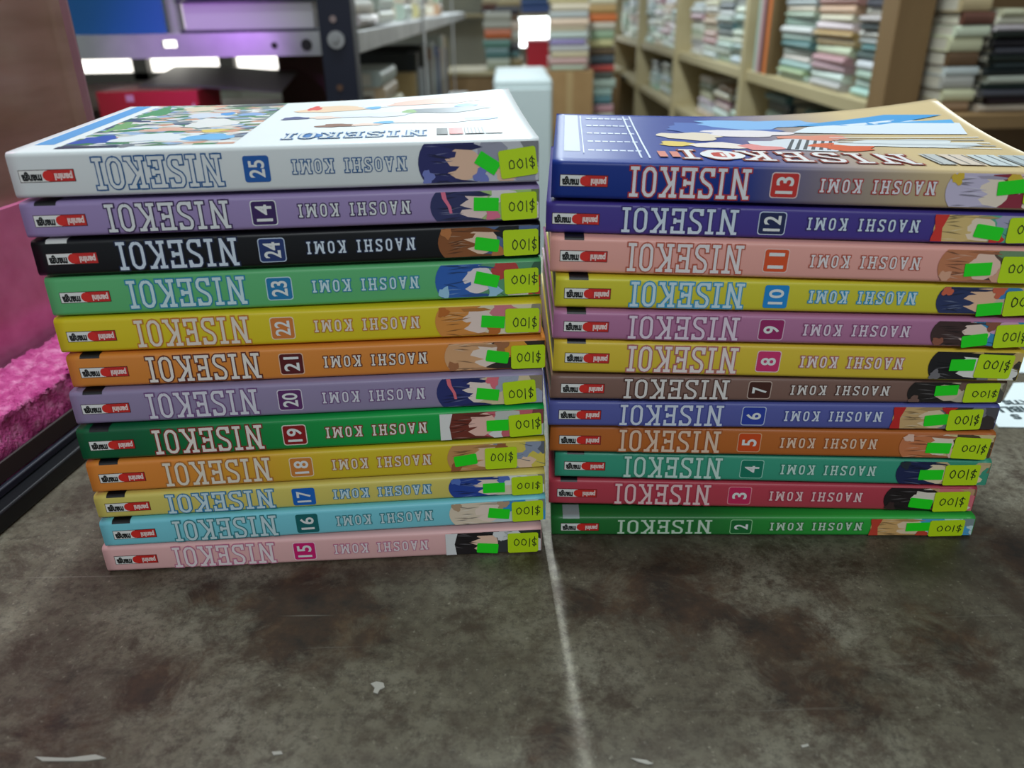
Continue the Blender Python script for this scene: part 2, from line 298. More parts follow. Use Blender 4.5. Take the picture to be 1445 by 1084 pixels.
# side, volume, corner, yaw, tilt, thickness, (logo u0 u1, title u0 u1, badge u0 u1, author u0 u1, art u0) mm, green tag (u v w rot), price sticker (u v w rot)
BOOKS = [
  ('L',15,(-0.1649,0.2592,0.0002),2.72,0.00,0.0122,(4.0,20.8,27.2,67.7,75.0,84.2,91.6,129.5,136.8),(153.8,3.4,8.7,-6),(168.4,5.4,12.5,0)),
  ('L',16,(-0.1629,0.2591,0.0126),3.59,0.38,0.0119,(4.3,20.8,27.7,68.2,75.8,84.5,91.8,130.1,136.6),(157.0,5.3,8.6,-9),(168.6,5.7,12.7,1)),
  ('L',17,(-0.1631,0.2605,0.0252),3.58,0.26,0.0106,(3.6,20.6,27.1,68.5,75.7,84.6,91.8,130.2,137.0),(155.4,4.5,8.8,0),(168.8,4.8,12.5,1)),
  ('L',18,(-0.1628,0.2610,0.0369),4.12,0.04,0.0134,(3.7,20.9,28.1,68.5,75.8,84.8,92.2,130.6,136.8),(144.3,5.8,9.0,7),(158.3,5.9,12.7,0)),
  ('L',19,(-0.1632,0.2614,0.0512),4.20,-0.03,0.0132,(3.6,20.2,27.2,67.9,75.3,84.4,91.7,130.2,135.4),(157.7,6.2,8.6,0),(168.5,5.8,12.7,3)),
  ('L',20,(-0.1637,0.2645,0.0650),3.79,-0.16,0.0135,(3.2,20.7,27.1,67.8,75.2,84.5,91.9,130.5,134.8),(154.6,5.5,8.7,-8),(166.9,5.8,12.6,4)),
  ('L',21,(-0.1626,0.2669,0.0792),4.03,-0.33,0.0128,(3.8,21.0,27.9,68.9,75.9,85.0,92.4,130.8,137.2),(157.6,6.0,8.6,-10),(169.3,5.5,13.0,0)),
  ('L',22,(-0.1640,0.2680,0.0928),4.17,-0.31,0.0133,(3.4,20.6,27.6,68.1,75.7,84.5,91.7,130.2,135.8),(157.7,6.0,8.8,-5),(168.7,6.1,12.8,-1)),
  ('L',23,(-0.1637,0.2688,0.1068),5.26,-0.35,0.0144,(3.9,21.1,27.2,68.3,75.6,84.9,92.0,130.5,136.3),(155.7,7.5,8.9,-14),(168.6,6.4,12.9,2)),
  ('L',24,(-0.1638,0.2672,0.1223),5.85,-0.34,0.0125,(4.0,20.9,27.5,68.3,75.4,84.8,92.2,130.5,138.4),(156.4,5.2,8.8,-9),(168.8,5.5,12.9,1)),
  ('L',14,(-0.1644,0.2678,0.1357),4.86,-0.16,0.0120,(3.6,20.7,27.2,68.3,75.5,84.4,91.7,130.3,137.0),(157.0,6.4,8.8,-3),(168.6,5.3,12.8,2)),
  ('L',25,(-0.1645,0.2681,0.1491),4.81,-0.17,0.0151,(2.7,20.5,26.7,68.4,75.5,84.1,91.7,130.0,133.8),(158.0,7.2,8.1,-33),(168.6,7.1,13.0,7)),
  ('R',2,(0.0156,0.2783,0.0002),-1.91,0.00,0.0099,(3.9,20.1,27.8,67.4,75.1,84.3,91.7,130.0,133.2),(153.0,5.2,9.8,2),(164.8,4.6,14.2,2)),
  ('R',3,(0.0147,0.2839,0.0126),-2.88,-0.65,0.0124,(3.4,20.2,27.6,67.6,74.9,84.6,92.0,130.1,138.8),(154.4,4.2,9.4,-6),(166.6,4.9,14.1,3)),
  ('R',4,(0.0171,0.2824,0.0269),-2.63,-1.07,0.0123,(3.7,20.7,28.2,68.3,75.8,85.3,92.2,130.5,138.5),(152.9,5.4,9.5,2),(165.0,5.6,13.8,2)),
  ('R',5,(0.0148,0.2794,0.0409),-2.01,-1.25,0.0123,(3.6,20.4,27.5,68.0,75.0,84.3,91.9,130.1,138.8),(154.6,5.3,9.6,-1),(167.3,5.2,14.1,-2)),
  ('R',6,(0.0139,0.2751,0.0551),-0.25,-1.74,0.0112,(3.9,20.5,27.7,68.2,75.5,84.9,92.2,130.6,134.5),(152.0,4.8,9.2,6),(163.2,4.9,13.4,3)),
  ('R',7,(0.0145,0.2726,0.0682),0.74,-2.28,0.0102,(3.8,20.6,27.9,68.3,75.7,84.8,92.2,130.6,137.5),(152.8,6.0,9.0,4),(166.7,5.2,13.4,2)),
  ('R',8,(0.0154,0.2723,0.0797),-0.30,-2.40,0.0130,(4.2,20.9,27.5,68.8,76.0,85.1,92.5,131.3,140.7),(153.6,6.9,9.3,2),(165.7,6.6,13.6,-1)),
  ('R',9,(0.0153,0.2721,0.0932),-0.65,-2.08,0.0112,(3.8,20.4,27.4,68.0,75.3,84.7,91.7,130.8,138.4),(155.3,3.0,9.4,9),(168.7,4.7,12.8,4)),
  ('R',10,(0.0161,0.2741,0.1049),-1.04,-1.91,0.0118,(3.2,20.1,27.0,68.1,75.5,84.2,91.7,130.3,137.5),(157.6,2.7,9.0,6),(169.0,5.2,13.1,4)),
  ('R',11,(0.0144,0.2770,0.1174),-2.92,-1.78,0.0132,(3.4,20.4,27.4,68.3,75.6,84.5,92.0,130.3,136.3),(150.6,5.4,9.2,5),(164.7,5.6,13.0,1)),
  ('R',12,(0.0130,0.2815,0.1308),-3.80,-1.65,0.0112,(2.2,19.1,26.8,67.6,74.8,84.4,91.7,130.2,134.8),(153.9,4.5,9.4,-8),(166.7,5.6,13.0,3)),
  ('R',13,(0.0149,0.2810,0.1433),-4.05,-1.72,0.0132,(2.9,19.7,27.0,68.3,75.3,84.9,92.0,130.7,133.7),(155.6,8.0,9.6,8),(166.3,8.8,13.1,6)),
]
# cover, cover right end, lettering, outline, badge, badge rim, (hair, skin, cloth, second cloth, accent), corner mark
W_, K_ = (226, 229, 230), (14, 14, 18)
LOOK = {
25: ((226,231,231), None, (226,231,231), (28,92,150), (24,92,172), None, ((42,44,104),(238,196,168),(206,206,214),(160,160,178),(120,130,200)), None),
14: ((160,140,188), None, W_, (58,30,84), (58,30,92), W_, ((48,52,100),(240,214,206),(176,206,130),(236,226,228),(236,120,150)), K_),
24: ((10,11,16), None, (214,226,238), (22,34,70), (32,54,112), (190,204,224), ((146,86,44),(242,208,182),(90,112,156),(24,26,32),(196,124,70)), (214,214,210)),
23: ((98,186,120), None, (206,232,236), (40,142,176), (28,124,178), (196,226,232), ((46,100,186),(238,226,230),(96,160,120),(196,70,66),(160,206,236)), None),
22: ((226,204,36), None, (234,222,206), (206,130,40), (216,126,54), (240,222,190), ((224,146,66),(242,218,206),(236,222,190),(222,130,140),(196,110,40)), None),
21: ((226,140,58), None, (240,232,222), (104,40,24), (92,18,24), (232,190,160), ((224,170,122),(244,222,206),(50,40,36),(232,160,54),(170,110,70)), K_),
20: ((152,138,172), None, (222,220,230), (122,84,136), (96,44,104), (222,214,228), ((40,48,112),(244,224,212),(226,206,166),(170,176,196),(236,116,130)), K_),
19: ((12,96,58), (20,170,74), (240,232,222), (140,36,34), (146,18,24), (240,226,216), ((120,48,36),(244,196,180),(214,104,116),(206,206,200),(236,234,230)), K_),
18: ((232,142,58), (220,196,44), (236,226,208), (190,122,54), (214,132,56), (240,220,186), ((206,150,92),(240,206,176),(150,160,182),(226,206,90),(160,96,56)), K_),
17: ((222,206,106), None, (206,230,238), (46,130,176), (22,104,196), None, ((38,70,160),(244,222,206),(230,220,190),(240,240,236),(90,120,200)), K_),
16: ((128,212,226), None, (206,228,232), (52,136,146), (18,106,108), None, ((232,214,190),(244,222,206),(206,222,226),(54,152,222),(190,160,130)), K_),
15: ((238,186,184), None, (242,228,230), (206,124,154), (216,32,116), (246,214,222), ((30,24,28),(246,206,180),(56,58,62),(226,226,226),(232,232,232)), None),
13: ((14,48,136), (206,182,136), (234,232,236), (186,44,44), (206,50,44), (230,206,206), ((206,196,222),(244,226,206),(150,44,64),(236,206,210),(226,190,60)), None),
12: ((72,58,144), None, (214,228,240), (58,44,118), (26,36,84), (206,218,236), ((226,194,126),(244,222,196),(96,180,150),(176,170,200),(218,54,44)), None),
11: ((240,172,160), None, (238,228,228), (192,92,70), (226,84,36), (242,206,196), ((202,128,88),(244,206,186),(96,78,66),(120,150,110),(226,170,140)), K_),
10: ((216,206,54), None, (206,230,240), (42,156,202), (24,140,214), None, ((42,54,98),(242,196,160),(214,196,170),(60,140,200),(216,104,74)), K_),
9: ((184,120,158), None, (232,214,228), (150,78,124), (156,36,100), (220,186,206), ((66,44,42),(244,216,202),(60,150,200),(226,170,200),(150,90,70)), K_),
8: ((226,196,60), None, (240,226,222), (190,110,104), (212,52,112), (240,206,206), ((26,24,28),(238,236,230),(206,176,110),(60,54,50),(120,116,120)), K_),
7: ((132,100,90), None, (230,224,220), (92,56,48), (72,34,28), (200,176,164), ((34,28,28),(216,196,170),(196,186,160),(90,86,80),(120,90,80)), None),
6: ((92,98,170), None, (218,226,240), (74,82,160), (44,66,168), (196,206,230), ((214,176,122),(236,210,176),(130,126,136),(60,50,50),(206,40,40)), None),
5: ((194,108,46), None, (236,206,182), (176,92,40), (216,78,26), (226,170,130), ((212,128,82),(242,226,206),(226,206,150),(90,70,50),(240,200,180)), None),
4: ((60,162,132), None, (206,232,222), (50,146,118), (14,126,100), (160,216,196), ((30,40,84),(240,220,186),(212,186,140),(64,160,130),(40,50,60)), K_),
3: ((192,66,82), None, (240,206,206), (186,54,80), (206,40,92), (236,150,160), ((34,26,28),(240,230,214),(206,160,120),(226,120,130),(60,40,40)), K_),
2: ((34,112,50), (50,178,66), (206,226,206), (46,130,60), (18,110,50), (150,206,150), ((222,176,112),(242,214,180),(206,232,236),(80,170,220),(206,70,50)), (150,160,160)),
}
LOGO_RED = (206, 40, 36)
LABEL = {
25: 'white paperback with a blue badge 25, topmost book of the left stack',
14: 'lavender paperback with a dark purple badge 14, second from the top of the left stack',
24: 'black paperback with a navy badge 24 in the left stack',
23: 'mid green paperback with a blue badge 23 below the black book in the left stack',
22: 'bright yellow paperback with an orange badge 22 in the left stack',
21: 'orange paperback with a maroon badge 21 in the middle of the left stack',
20: 'greyish lavender paperback with purple badge 20 above the dark green one, left stack',
19: 'dark green paperback with a dark red badge 19 in the left stack',
18: 'paperback fading from orange to yellow with badge 18 below the dark green one',
17: 'pale yellow paperback with blue lettering and badge 17, third from bottom, left stack',
16: 'light blue paperback with a teal badge 16, second from the bottom of the left stack',
15: 'pale pink paperback with a magenta badge 15, lying on the table under the left stack',
13: 'deep blue paperback fading to beige with red badge 13, topmost of the right stack',
12: 'dark purple paperback with a navy badge 12, second from the top of the right stack',
11: 'salmon pink paperback with an orange badge 11 in the right stack',
10: 'yellow paperback with blue lettering and blue badge 10 in the right stack',
9: 'mauve paperback with magenta badge 9 between two yellow ones in the right stack',
8: 'yellow paperback with a pink badge 8 above the brown book in the right stack',
7: 'brown paperback with a dark brown badge 7 in the right stack',
6: 'slate blue paperback with a blue badge 6 below the brown book in the right stack',
5: 'burnt orange paperback with badge 5 in the lower right stack',
4: 'teal green paperback with badge 4, third from the bottom of the right stack',
3: 'crimson paperback with badge 3, second from the bottom of the right stack',
2: 'bright green paperback with badge 2, lying on the table under the right stack',
}
RS = 0.0017
def cover_material(k, c0, c1):
    m = mat('glossy_cover_%d' % k, c0, 0.38, spec=0.42); N, L, b = nodes(m)
    tc = N.new('ShaderNodeTexCoord'); ns = N.new('ShaderNodeTexNoise'); ns.inputs['Scale'].default_value = 90
    bp = N.new('ShaderNodeBump'); bp.inputs['Strength'].default_value = 0.06; bp.inputs['Distance'].default_value = 0.001
    L.new(tc.outputs['Object'], ns.inputs['Vector']); L.new(ns.outputs[0], bp.inputs['Height']); L.new(bp.outputs[0], b.inputs['Normal'])
    if c1:
        sx = N.new('ShaderNodeSeparateXYZ'); L.new(tc.outputs['Object'], sx.inputs[0])
        mr = N.new('ShaderNodeMapRange'); a, z = {13: (0.066, 0.132), 18: (0.03, 0.10), 19: (0.02, 0.12), 2: (0.06, 0.14)}[k]
        mr.inputs[1].default_value = a; mr.inputs[2].default_value = z; L.new(sx.outputs[0], mr.inputs[0])
        mx = N.new('ShaderNodeMix'); mx.data_type = 'RGBA'
        mx.inputs[6].default_value = (*lin(c0), 1); mx.inputs[7].default_value = (*lin(c1), 1)
        L.new(mr.outputs[0], mx.inputs[0]); L.new(mx.outputs[2], b.inputs['Base Color'])
    return m
PAPER = noise_mat('page_edges', [(0.3, (196, 188, 168)), (0.7, (226, 220, 204))], 900, 0.8, 3, (0.02, 0.02, 1), 0.3)
def cover_part(root, t, cm, lift):
    r, c = RS, 0.0005; nx = 44
    prof = []          # (y, z, ny, nz, on_top)
    for i in range(5): prof.append((DEP-(DEP-r)*i/4, 0, 0, -1, 0))
    for i in range(1, 5):
        a = i*math.pi/8; prof.append((r-r*math.sin(a), r-r*math.cos(a), -math.sin(a), -math.cos(a), 0))
    for i in range(0, 5):
        a = i*math.pi/8; prof.append((r-r*math.cos(a), t-r+r*math.sin(a), -math.cos(a), math.sin(a), 0))
    for i in range(1, 25): prof.append((r+(DEP-r)*i/24, t, 0, 1, 1))
    n = len(prof); vs = []; fs = []
    for j in range(nx+1):
        x = LEN*j/nx
        for (y, z, ny, nz, tp) in prof: vs.append((x, y, z+(lift(x, y) if tp else 0)))
        for (y, z, ny, nz, tp) in prof: vs.append((x, y-ny*c, z-nz*c+(lift(x, y) if tp else 0)))
    st = 2*n
    for j in range(nx):
        for i in range(n-1):
            a = j*st+i; fs.append((a, a+1, a+st+1, a+st)[::-1]); b = a+n; fs.append((b, b+1, b+st+1, b+st))
        for i in (0, n-1): a = j*st+i; fs.append((a, a+n, a+n+st, a+st))
    for j in (0, nx):
        for i in range(n-1): a = j*st+i; fs.append((a, a+1, a+n+1, a+n))
    mb = MB(); mb.mesh(vs, fs, cm); o = mb.build('cover', root, smooth=True); return o
def clip(poly, u0, u1, v0, v1):
    def cut(p, ins, inter):
        out = []
        for i in range(len(p)):
            a, b = p[i-1], p[i]
            if ins(b):
                if not ins(a): out.append(inter(a, b))
                out.append(b)
            elif ins(a): out.append(inter(a, b))
        return out
    def ix(x): return lambda a, b: (x, a[1]+(b[1]-a[1])*(x-a[0])/(b[0]-a[0]))
    def iy(y): return lambda a, b: (a[0]+(b[0]-a[0])*(y-a[1])/(b[1]-a[1]), y)
    for ins, it in ((lambda p: p[0] >= u0, ix(u0)), (lambda p: p[0] <= u1, ix(u1)), (lambda p: p[1] >= v0, iy(v0)), (lambda p: p[1] <= v1, iy(v1))):
        if not poly: return poly
        poly = cut(poly, ins, it)
    return poly
def blob(u, v, ru, rv, rnd, jag=0.12, n=18):
    ph = [rnd.uniform(0, 6.28) for _ in range(3)]
    out = []
    for i in range(n):
        a = 2*math.pi*i/n; k = 1+jag*(math.sin(3*a+ph[0])+0.6*math.sin(5*a+ph[1])+0.4*math.sin(8*a+ph[2]))
        out.append((u+ru*k*math.cos(a), v+rv*k*math.sin(a)))
    return out
def rrect(w, h, r, n=4):
    out = []
    for cx, cy, a0 in ((w/2-r, h/2-r, 0), (-w/2+r, h/2-r, 90), (-w/2+r, -h/2+r, 180), (w/2-r, -h/2+r, 270)):
        for i in range(n+1):
            a = R(a0+90*i/n); out.append((cx+r*math.cos(a), cy+r*math.sin(a)))
    return out
mm = 0.001
def make_book(side, k, loc, yaw, tilt, t, U, gt, ys, lift=None):
    c0, c1, ink, edge, bad, rim, art, mark = LOOK[k]
    rnd = random.Random(k*13)
    root = empty('paperback_book', loc, (0, -R(tilt), R(yaw)))
    tag(root, LABEL[k], 'book', 'paperbacks in the %s stack' % ('left' if side == 'L' else 'right'))
    lf = lift or (lambda x, y: 0.0)
    cover_part(root, t, cover_material(k, c0, c1), lf)
    mb = MB(); mb.box((0.0006, 0.0014, 0.00055), (LEN-0.0006, DEP-0.0012, t-0.00055), PAPER); mb.build('page_block', root)
    vc = t/2
    sp = lambda u, v, d: (u, -d, v)
    # title
    th = min(0.0104, 0.80*t) if k != 2 else 0.70*t
    ls, w = text_lines('NISEKOI', 0.09); u0, u1 = U[2]*mm, U[3]*mm; sx = (u1-u0)/w
    pl = lambda x, y, d: sp(u1-x*sx, vc+th/2-y*th, d)
    mb = MB(); stroke(mb, ls, T+0.085, pm(edge, 0.4), pl, 0.00010, 0.05); stroke(mb, ls, T, pm(ink, 0.4), pl, 0.00024); mb.build('spine_title', root)
    # author
    ah = min(0.0044, 0.38*t); ls, w = text_lines('NAOSHI KOMI', 0.27); a0, a1 = U[6]*mm, U[7]*mm; sx2 = (a1-a0)/w
    av = vc+0.0003
    pl2 = lambda x, y, d: sp(a1-x*sx2, av+ah/2-y*ah, d)
    mb = MB(); stroke(mb, ls, T+0.17, pm(edge, 0.4), pl2, 0.00010, 0.09); stroke(mb, ls, T+0.03, pm(ink, 0.4), pl2, 0.00026); mb.build('author_name', root)
    # badge
    b0, b1 = U[4]*mm, U[5]*mm; bw = b1-b0; bh = min(0.0088, 0.74*t); bu = (b0+b1)/2
    mb = MB()
    if rim: mb.face([sp(bu+x, vc+y, 0.00010) for x, y in rrect(bw, bh, 0.0011)], pm(rim, 0.4))
    q = 0.0007 if rim else 0
    mb.face([sp(bu+x, vc+y, 0.00016) for x, y in rrect(bw-q, bh-q, 0.0009)], pm(bad, 0.4))
    badge = mb.build('volume_badge', root)
    mb = MB(); dw = bh*(0.66 if k > 9 else 0.36); dh = bw*0.62
    font_put(mb, str(k), pm(WHITE, 0.4), lambda x, y, d: sp(bu+dh/2-y*dh, vc-dw/2+x*dw, d), 0.00024); mb.build('volume_number', badge)
    # publisher logo (red half carries the first word, white half the second)
    l0, l1 = U[0]*mm, U[1]*mm; lh = min(0.0041, 0.40*t); lv = vc-0.0002; lm = l0+(l1-l0)*0.52
    mb = MB()
    def rect(x0, x1, y0, y1, c, d): mb.face([sp(x0, y0, d), sp(x1, y0, d), sp(x1, y1, d), sp(x0, y1, d)], pm(c, 0.4))
    rect(l0, l1, lv-lh/2, lv+lh/2, (60, 24, 24), 0.00010)
    rect(l0+0.0002, lm, lv-lh/2+0.0002, lv+lh/2-0.0002, (238, 238, 234), 0.00016)
    rect(lm, l1-0.0002, lv-lh/2+0.0002, lv+lh/2-0.0002, LOGO_RED, 0.00016)
    mb.face([sp(lm+lh*0.42*math.cos(a*math.pi/9), lv+lh*0.42*math.sin(a*math.pi/9), 0.00022) for a in range(18)], pm((222, 44, 36), 0.4))
    logo = mb.build('publisher_logo', root)
    mb = MB(); e = lh*0.74
    font_put(mb, 'panini', pm((244, 220, 214), 0.4), lambda x, y, d: sp(l1-0.0007-x*(l1-lm-0.0007-lh*0.5), lv+e/2-y*e, d), 0.00028)
    font_put(mb, 'manga', pm((16, 18, 18), 0.4), lambda x, y, d: sp(lm-lh*0.5-x*(lm-lh*0.5-l0-0.0008), lv+e/2-y*e, d), 0.00028)
    mb.build('logo_lettering', logo)
    # plain colour patches of the printed picture at the end of the spine
    hair, skin, cl, cl2, acc = art; a = U[8]*mm; s = mm
    mb = MB(); lay = [0.00008]
    def patch(poly, c):
        p = clip(poly, a, LEN-0.0003, 0.0009, t-0.0009); lay[0] += 0.00001
        if len(p) > 2: mb.face([sp(x, y, lay[0]) for x, y in p], pm(c, 0.4))
    patch([(a+15*s, 0), (LEN, 0), (LEN, t), (a+15*s, t)], cl)
    dk = tuple(int(c*0.66) for c in cl)
    for (du, v, ru, rv, c) in ((26, .8, 5, .3, cl2), (37, .25, 5, .4, cl2), (31, .2, 4, .25, skin), (40, .8, 3.5, .3, dk)): patch(blob(a+du*s, v*t, ru*s, rv*t, rnd, 0.2), c)
    for i in range(7):
        x0 = a+rnd.uniform(20, 40)*s; v = rnd.uniform(.05, .95)*t; e_ = rnd.uniform(-.3, .3)*t
        patch([(x0, v), (x0+5*s, v+e_), (x0+5.6*s, v+e_+.0003)], dk)
    patch(blob(a+14.5*s, rnd.uniform(.42, .56)*t, 7.2*s, 0.42*t, rnd, 0.05), skin)
    pts = [(a+(9.5+9.2*math.cos(R(q)))*s, t*(0.5+0.66*math.sin(R(q)))) for q in range(96, 265, 12)]
    j = lambda x, v: (a+(x+rnd.uniform(-1.1, 1.1))*s, (v+rnd.uniform(-.04, .04))*t)
    pts += [j(17, -.08), j(21.5, .02), j(17.5, .10), j(13.5, .18), j(11.2, .30), j(12.5, .36), j(14.6, .44), j(12.2, .46), j(10.6, .56), j(12, .66), j(13.4, .72), j(12.4, .78), j(14.5, .88), j(19, .93), j(20.5, 1.04)]
    patch(pts, hair)
    for v0 in (0.10, 0.86):
        patch([j(9, v0), j(14, v0+.04), j(19, v0+.02), j(22.5, v0-.05), j(18, v0-.06), j(12, v0-.05)], tuple(int(c*0.84) for c in hair))
    dk, lt = tuple(int(c*0.68) for c in hair), tuple(int(c+(255-c)*0.28) for c in hair)
    for i in range(11):
        v = t*rnd.uniform(.05, .95); x0 = a+rnd.uniform(1.5, 6)*s; w_ = rnd.uniform(5, 9)*s; dv = rnd.uniform(-.12, .12)*t
        patch([(x0, v), (x0+w_*.5, v+dv*.4+.00028), (x0+w_, v+dv), (x0+w_*.5, v+dv*.4-.0002)], lt if i % 3 == 0 else dk)
    if k in (14, 20): patch([(a+4*s, t), (a+5.6*s, t), (a+6.2*s, .72*t), (a+7.6*s, .5*t), (a+8*s, .3*t), (a+7*s, .3*t), (a+6.4*s, .5*t), (a+4.6*s, .74*t)], acc)
    elif k in (2, 6, 12): patch([(a-.5*s, 0), (a+4*s, 0), (a+3.2*s, .5*t), (a+5*s, t), (a-.5*s, t), (a+.8*s, .5*t)], acc)
    elif k in (19, 15): patch([(a-.5*s, 0), (a+4.4*s, 0), (a+3.6*s, .5*t), (a+5.2*s, t), (a-.5*s, t)], acc)
    else: patch(blob(a+3.5*s, rnd.choice((.2, .8))*t, 2*s, .16*t, rnd, .2), acc)
    patch(blob(a+22*s, rnd.choice((.2, .82))*t, 2.4*s, .2*t, rnd, .25), acc)
    mb.build('spine_picture', root)
    # stickers
    def sticker(name, u, v, w, h, rot, c, cut, d0):
        ca, sa = math.cos(R(rot)), math.sin(R(rot))
        P = lambda x, y, d: sp(u+x*ca-y*sa, v+x*sa+y*ca, d)
        mb = MB(); o = rrect(w, h, cut); n = len(o); m = pm(c, 0.45)
        mb.mesh([P(x, y, d0) for x, y in o]+[P(x, y, d0-0.00012) for x, y in o], [tuple(range(n))]+[(i, (i+1) % n, n+(i+1) % n, n+i) for i in range(n)], m)
        return mb.build(name, root), P
    tag_h = min(0.0047, 0.42*t)
    sticker('green_tag', gt[0]*mm, gt[1]*mm, gt[2]*mm, tag_h, gt[3], (30, 230, 28), 0.0002 if k % 3 else 0.0006, 0.00045)
    sh = min(0.0096, 0.80*t); yv = min(max(ys[1]*mm, sh/2+0.0006), t-sh/2-0.0006)
    st, P = sticker('price_sticker', ys[0]*mm, yv, ys[2]*mm, sh, ys[3], (200, 234, 16), 0.0009, 0.00050)
    ls, w = text_lines('$100', 0.10)
    ls = [[(x+rnd.uniform(-.035, .035), y+rnd.uniform(-.05, .05)) for x, y in l] for l in ls]
    nw = ys[2]*mm*rnd.uniform(0.70, 0.80); nh = sh*rnd.uniform(0.42, 0.52); oy = rnd.uniform(-0.0009, 0.0005); ox = 0.0006+rnd.uniform(-.0004, .0008)
    mb = MB(); stroke(mb, ls, 0.085, pm((30, 44, 14), 0.5), lambda x, y, d: P(ox+nw/2-x/w*nw, oy+nh/2-y*nh, d), 0.00056, 0.03); mb.build('handwritten_price', st)
    # printed square that wraps over the spine edge
    if mark:
        mb = MB(); vs = []; pts = [(-0.00012, t-RS)]
        for i in range(1, 5):
            an = i*math.pi/8; pts.append((RS-(RS+0.00012)*math.cos(an), t-RS+(RS+0.00012)*math.sin(an)))
        pts.append((0.009, t+0.00012))
        for i in range(1, len(pts)-1 if k != 2 else len(pts)-1):
            (y0, z0), (y1, z1) = pts[i], pts[i+1]
            mb.face([(0.0048, y0, z0), (0.0118, y0, z0), (0.0118, y1, z1), (0.0048, y1, z1)], pm(mark, 0.4))
        mb.build('corner_mark', root)
    return root
def lift_left(x, y): return 0.0055*(max(0, x/LEN-0.15)/0.85)**2.2*(y/DEP)**1.6 + 0.0012*(1-x/LEN)*(y/DEP)
def lift_right(x, y): return 0.0105*(max(0, x/LEN-0.25)/0.75)**2.4*(y/DEP)**2 - 0.0004*math.sin(math.pi*y/DEP) + 0.0008*(y/DEP)
made = {}
for b in BOOKS:
    made[b[1]] = make_book(*b, lift={25: lift_left, 13: lift_right}.get(b[1]))

# printed front of the two topmost books
def top_art(k, name, lift, t):
    root = made[k]; mb = MB(); lay = [0.00005]
    def put(u, v, d): return (u, v, t+lift(u, v)+d)
    def poly(p, c, m=None, n=6):
        """fan with rings so that the patch follows the curved cover"""
        lay[0] += 0.000004; d = lay[0]
        p = clip(p, 0.0008, LEN-0.0008, RS+0.0003, DEP-0.0008)
        if len(p) < 3: return
        q = []
        for i in range(len(p)):
            a, b = p[i], p[(i+1) % len(p)]; q += [(a[0]+(b[0]-a[0])*j/3, a[1]+(b[1]-a[1])*j/3) for j in range(3)]
        cx = sum(x for x, _ in q)/len(q); cy = sum(y for _, y in q)/len(q); k_ = len(q)
        vs = [put(cx, cy, d)]
        for r in range(1, n+1): vs += [put(cx+(x-cx)*r/n, cy+(y-cy)*r/n, d) for x, y in q]
        fs = [(0, 1+i, 1+(i+1) % k_) for i in range(k_)]
        for r in range(n-1):
            o = 1+r*k_; fs += [(o+i, o+k_+i, o+k_+(i+1) % k_, o+(i+1) % k_) for i in range(k_)]
        mb.mesh(vs, fs, m or pm(c, 0.34))
    def quad(u0, u1, v0, v1, c, m=None, n=10): poly([(u0*mm, v0*mm), (u1*mm, v0*mm), (u1*mm, v1*mm), (u0*mm, v1*mm)], c, m, n)
    def bl(u, v, ru, rv, c, jag=0.12): poly(blob(u*mm, v*mm, ru*mm, rv*mm, rn, jag), c)
    rn = random.Random(k)
    return root, mb, put, poly, quad, bl, lay
tt = {b[1]: b[5] for b in BOOKS}
# --- white cover: blue stripe, crowded picture panel, pale figures as plain patches
root, mb, put, poly, quad, bl, lay = top_art(25, 'c', lift_left, tt[25])
quad(3.5, 10, 14, 121, (96, 160, 216))
crowd = noise_mat('crowded_picture', [(0, (60, 130, 80)), (.12, (214, 206, 196)), (.26, (150, 176, 206)), (.38, (92, 128, 88)), (.5, (226, 228, 226)), (.62, (206, 150, 122)), (.72, (120, 132, 140)), (.82, (70, 78, 110)), (.9, (196, 196, 190))], 300, 0.34, 2, (0.55, 1, 1), 0, 0, 0.5, 'voronoi')
quad(14, 72, 6, 121, None, crowd, 14)
bl(20, 98, 5, 16, (84, 150, 96), 0.25); bl(19, 55, 4, 12, (120, 166, 104), 0.25); bl(36, 108, 8, 9, (222, 206, 180)); bl(52, 60, 9, 13, (226, 226, 222), 0.2); bl(44, 84, 8, 8, (206, 214, 226))
bl(40, 44, 10, 5, (222, 172, 150), 0.2); bl(52, 88, 3, 5, (60, 150, 220)); bl(63, 84, 6, 5, (130, 166, 216)); bl(60, 116, 12, 5, (70, 74, 84)); bl(22, 22, 8, 9, (52, 84, 170), 0.2); bl(40, 24, 14, 9, (226, 230, 230), 0.18); bl(60, 22, 9, 7, (104, 176, 224), 0.15); bl(58, 38, 5, 4, (222, 196, 90))
quad(13.6, 34, 4.5, 9, (52, 58, 84)); bl(36, 8, 2.5, 4, (120, 124, 130))
bl(96, 92, 15, 10, (240, 206, 172), 0.15); bl(88, 96, 3, 7, (226, 70, 60), 0.2); bl(116, 96, 8, 6, (238, 240, 244)); bl(114, 90, 3.5, 4, (96, 180, 236)); bl(140, 100, 20, 9, (238, 196, 180), 0.15)
bl(84, 66, 6, 4, (70, 78, 130), 0.2); bl(97, 66, 8, 4, (240, 214, 200)); bl(116, 68, 16, 6, (226, 230, 240), 0.15); bl(146, 74, 18, 7, (128, 136, 144), 0.15); bl(130, 74, 3, 5, (140, 180, 110)); bl(154, 84, 5, 4, (80, 160, 226))
bl(103, 42, 8, 4, (140, 96, 76), 0.2); bl(114, 42, 6, 3, (242, 212, 196)); bl(140, 46, 18, 5, (230, 226, 232), 0.15); bl(121, 46, 4, 3, (96, 180, 236)); bl(158, 48, 7, 4, (120, 170, 230))
lay[0] += 0.000006
ls, w = text_lines('NISEKOI', 0.16); pl = lambda x, y, d: put((137-x*50/w)*mm, (24-y*13)*mm, d)
stroke(mb, ls, T+0.10, pm((44, 112, 176), 0.3), pl, lay[0]+0.000004, 0.05); stroke(mb, ls, T, pm((226, 231, 231), 0.3), pl, lay[0]+0.00009)
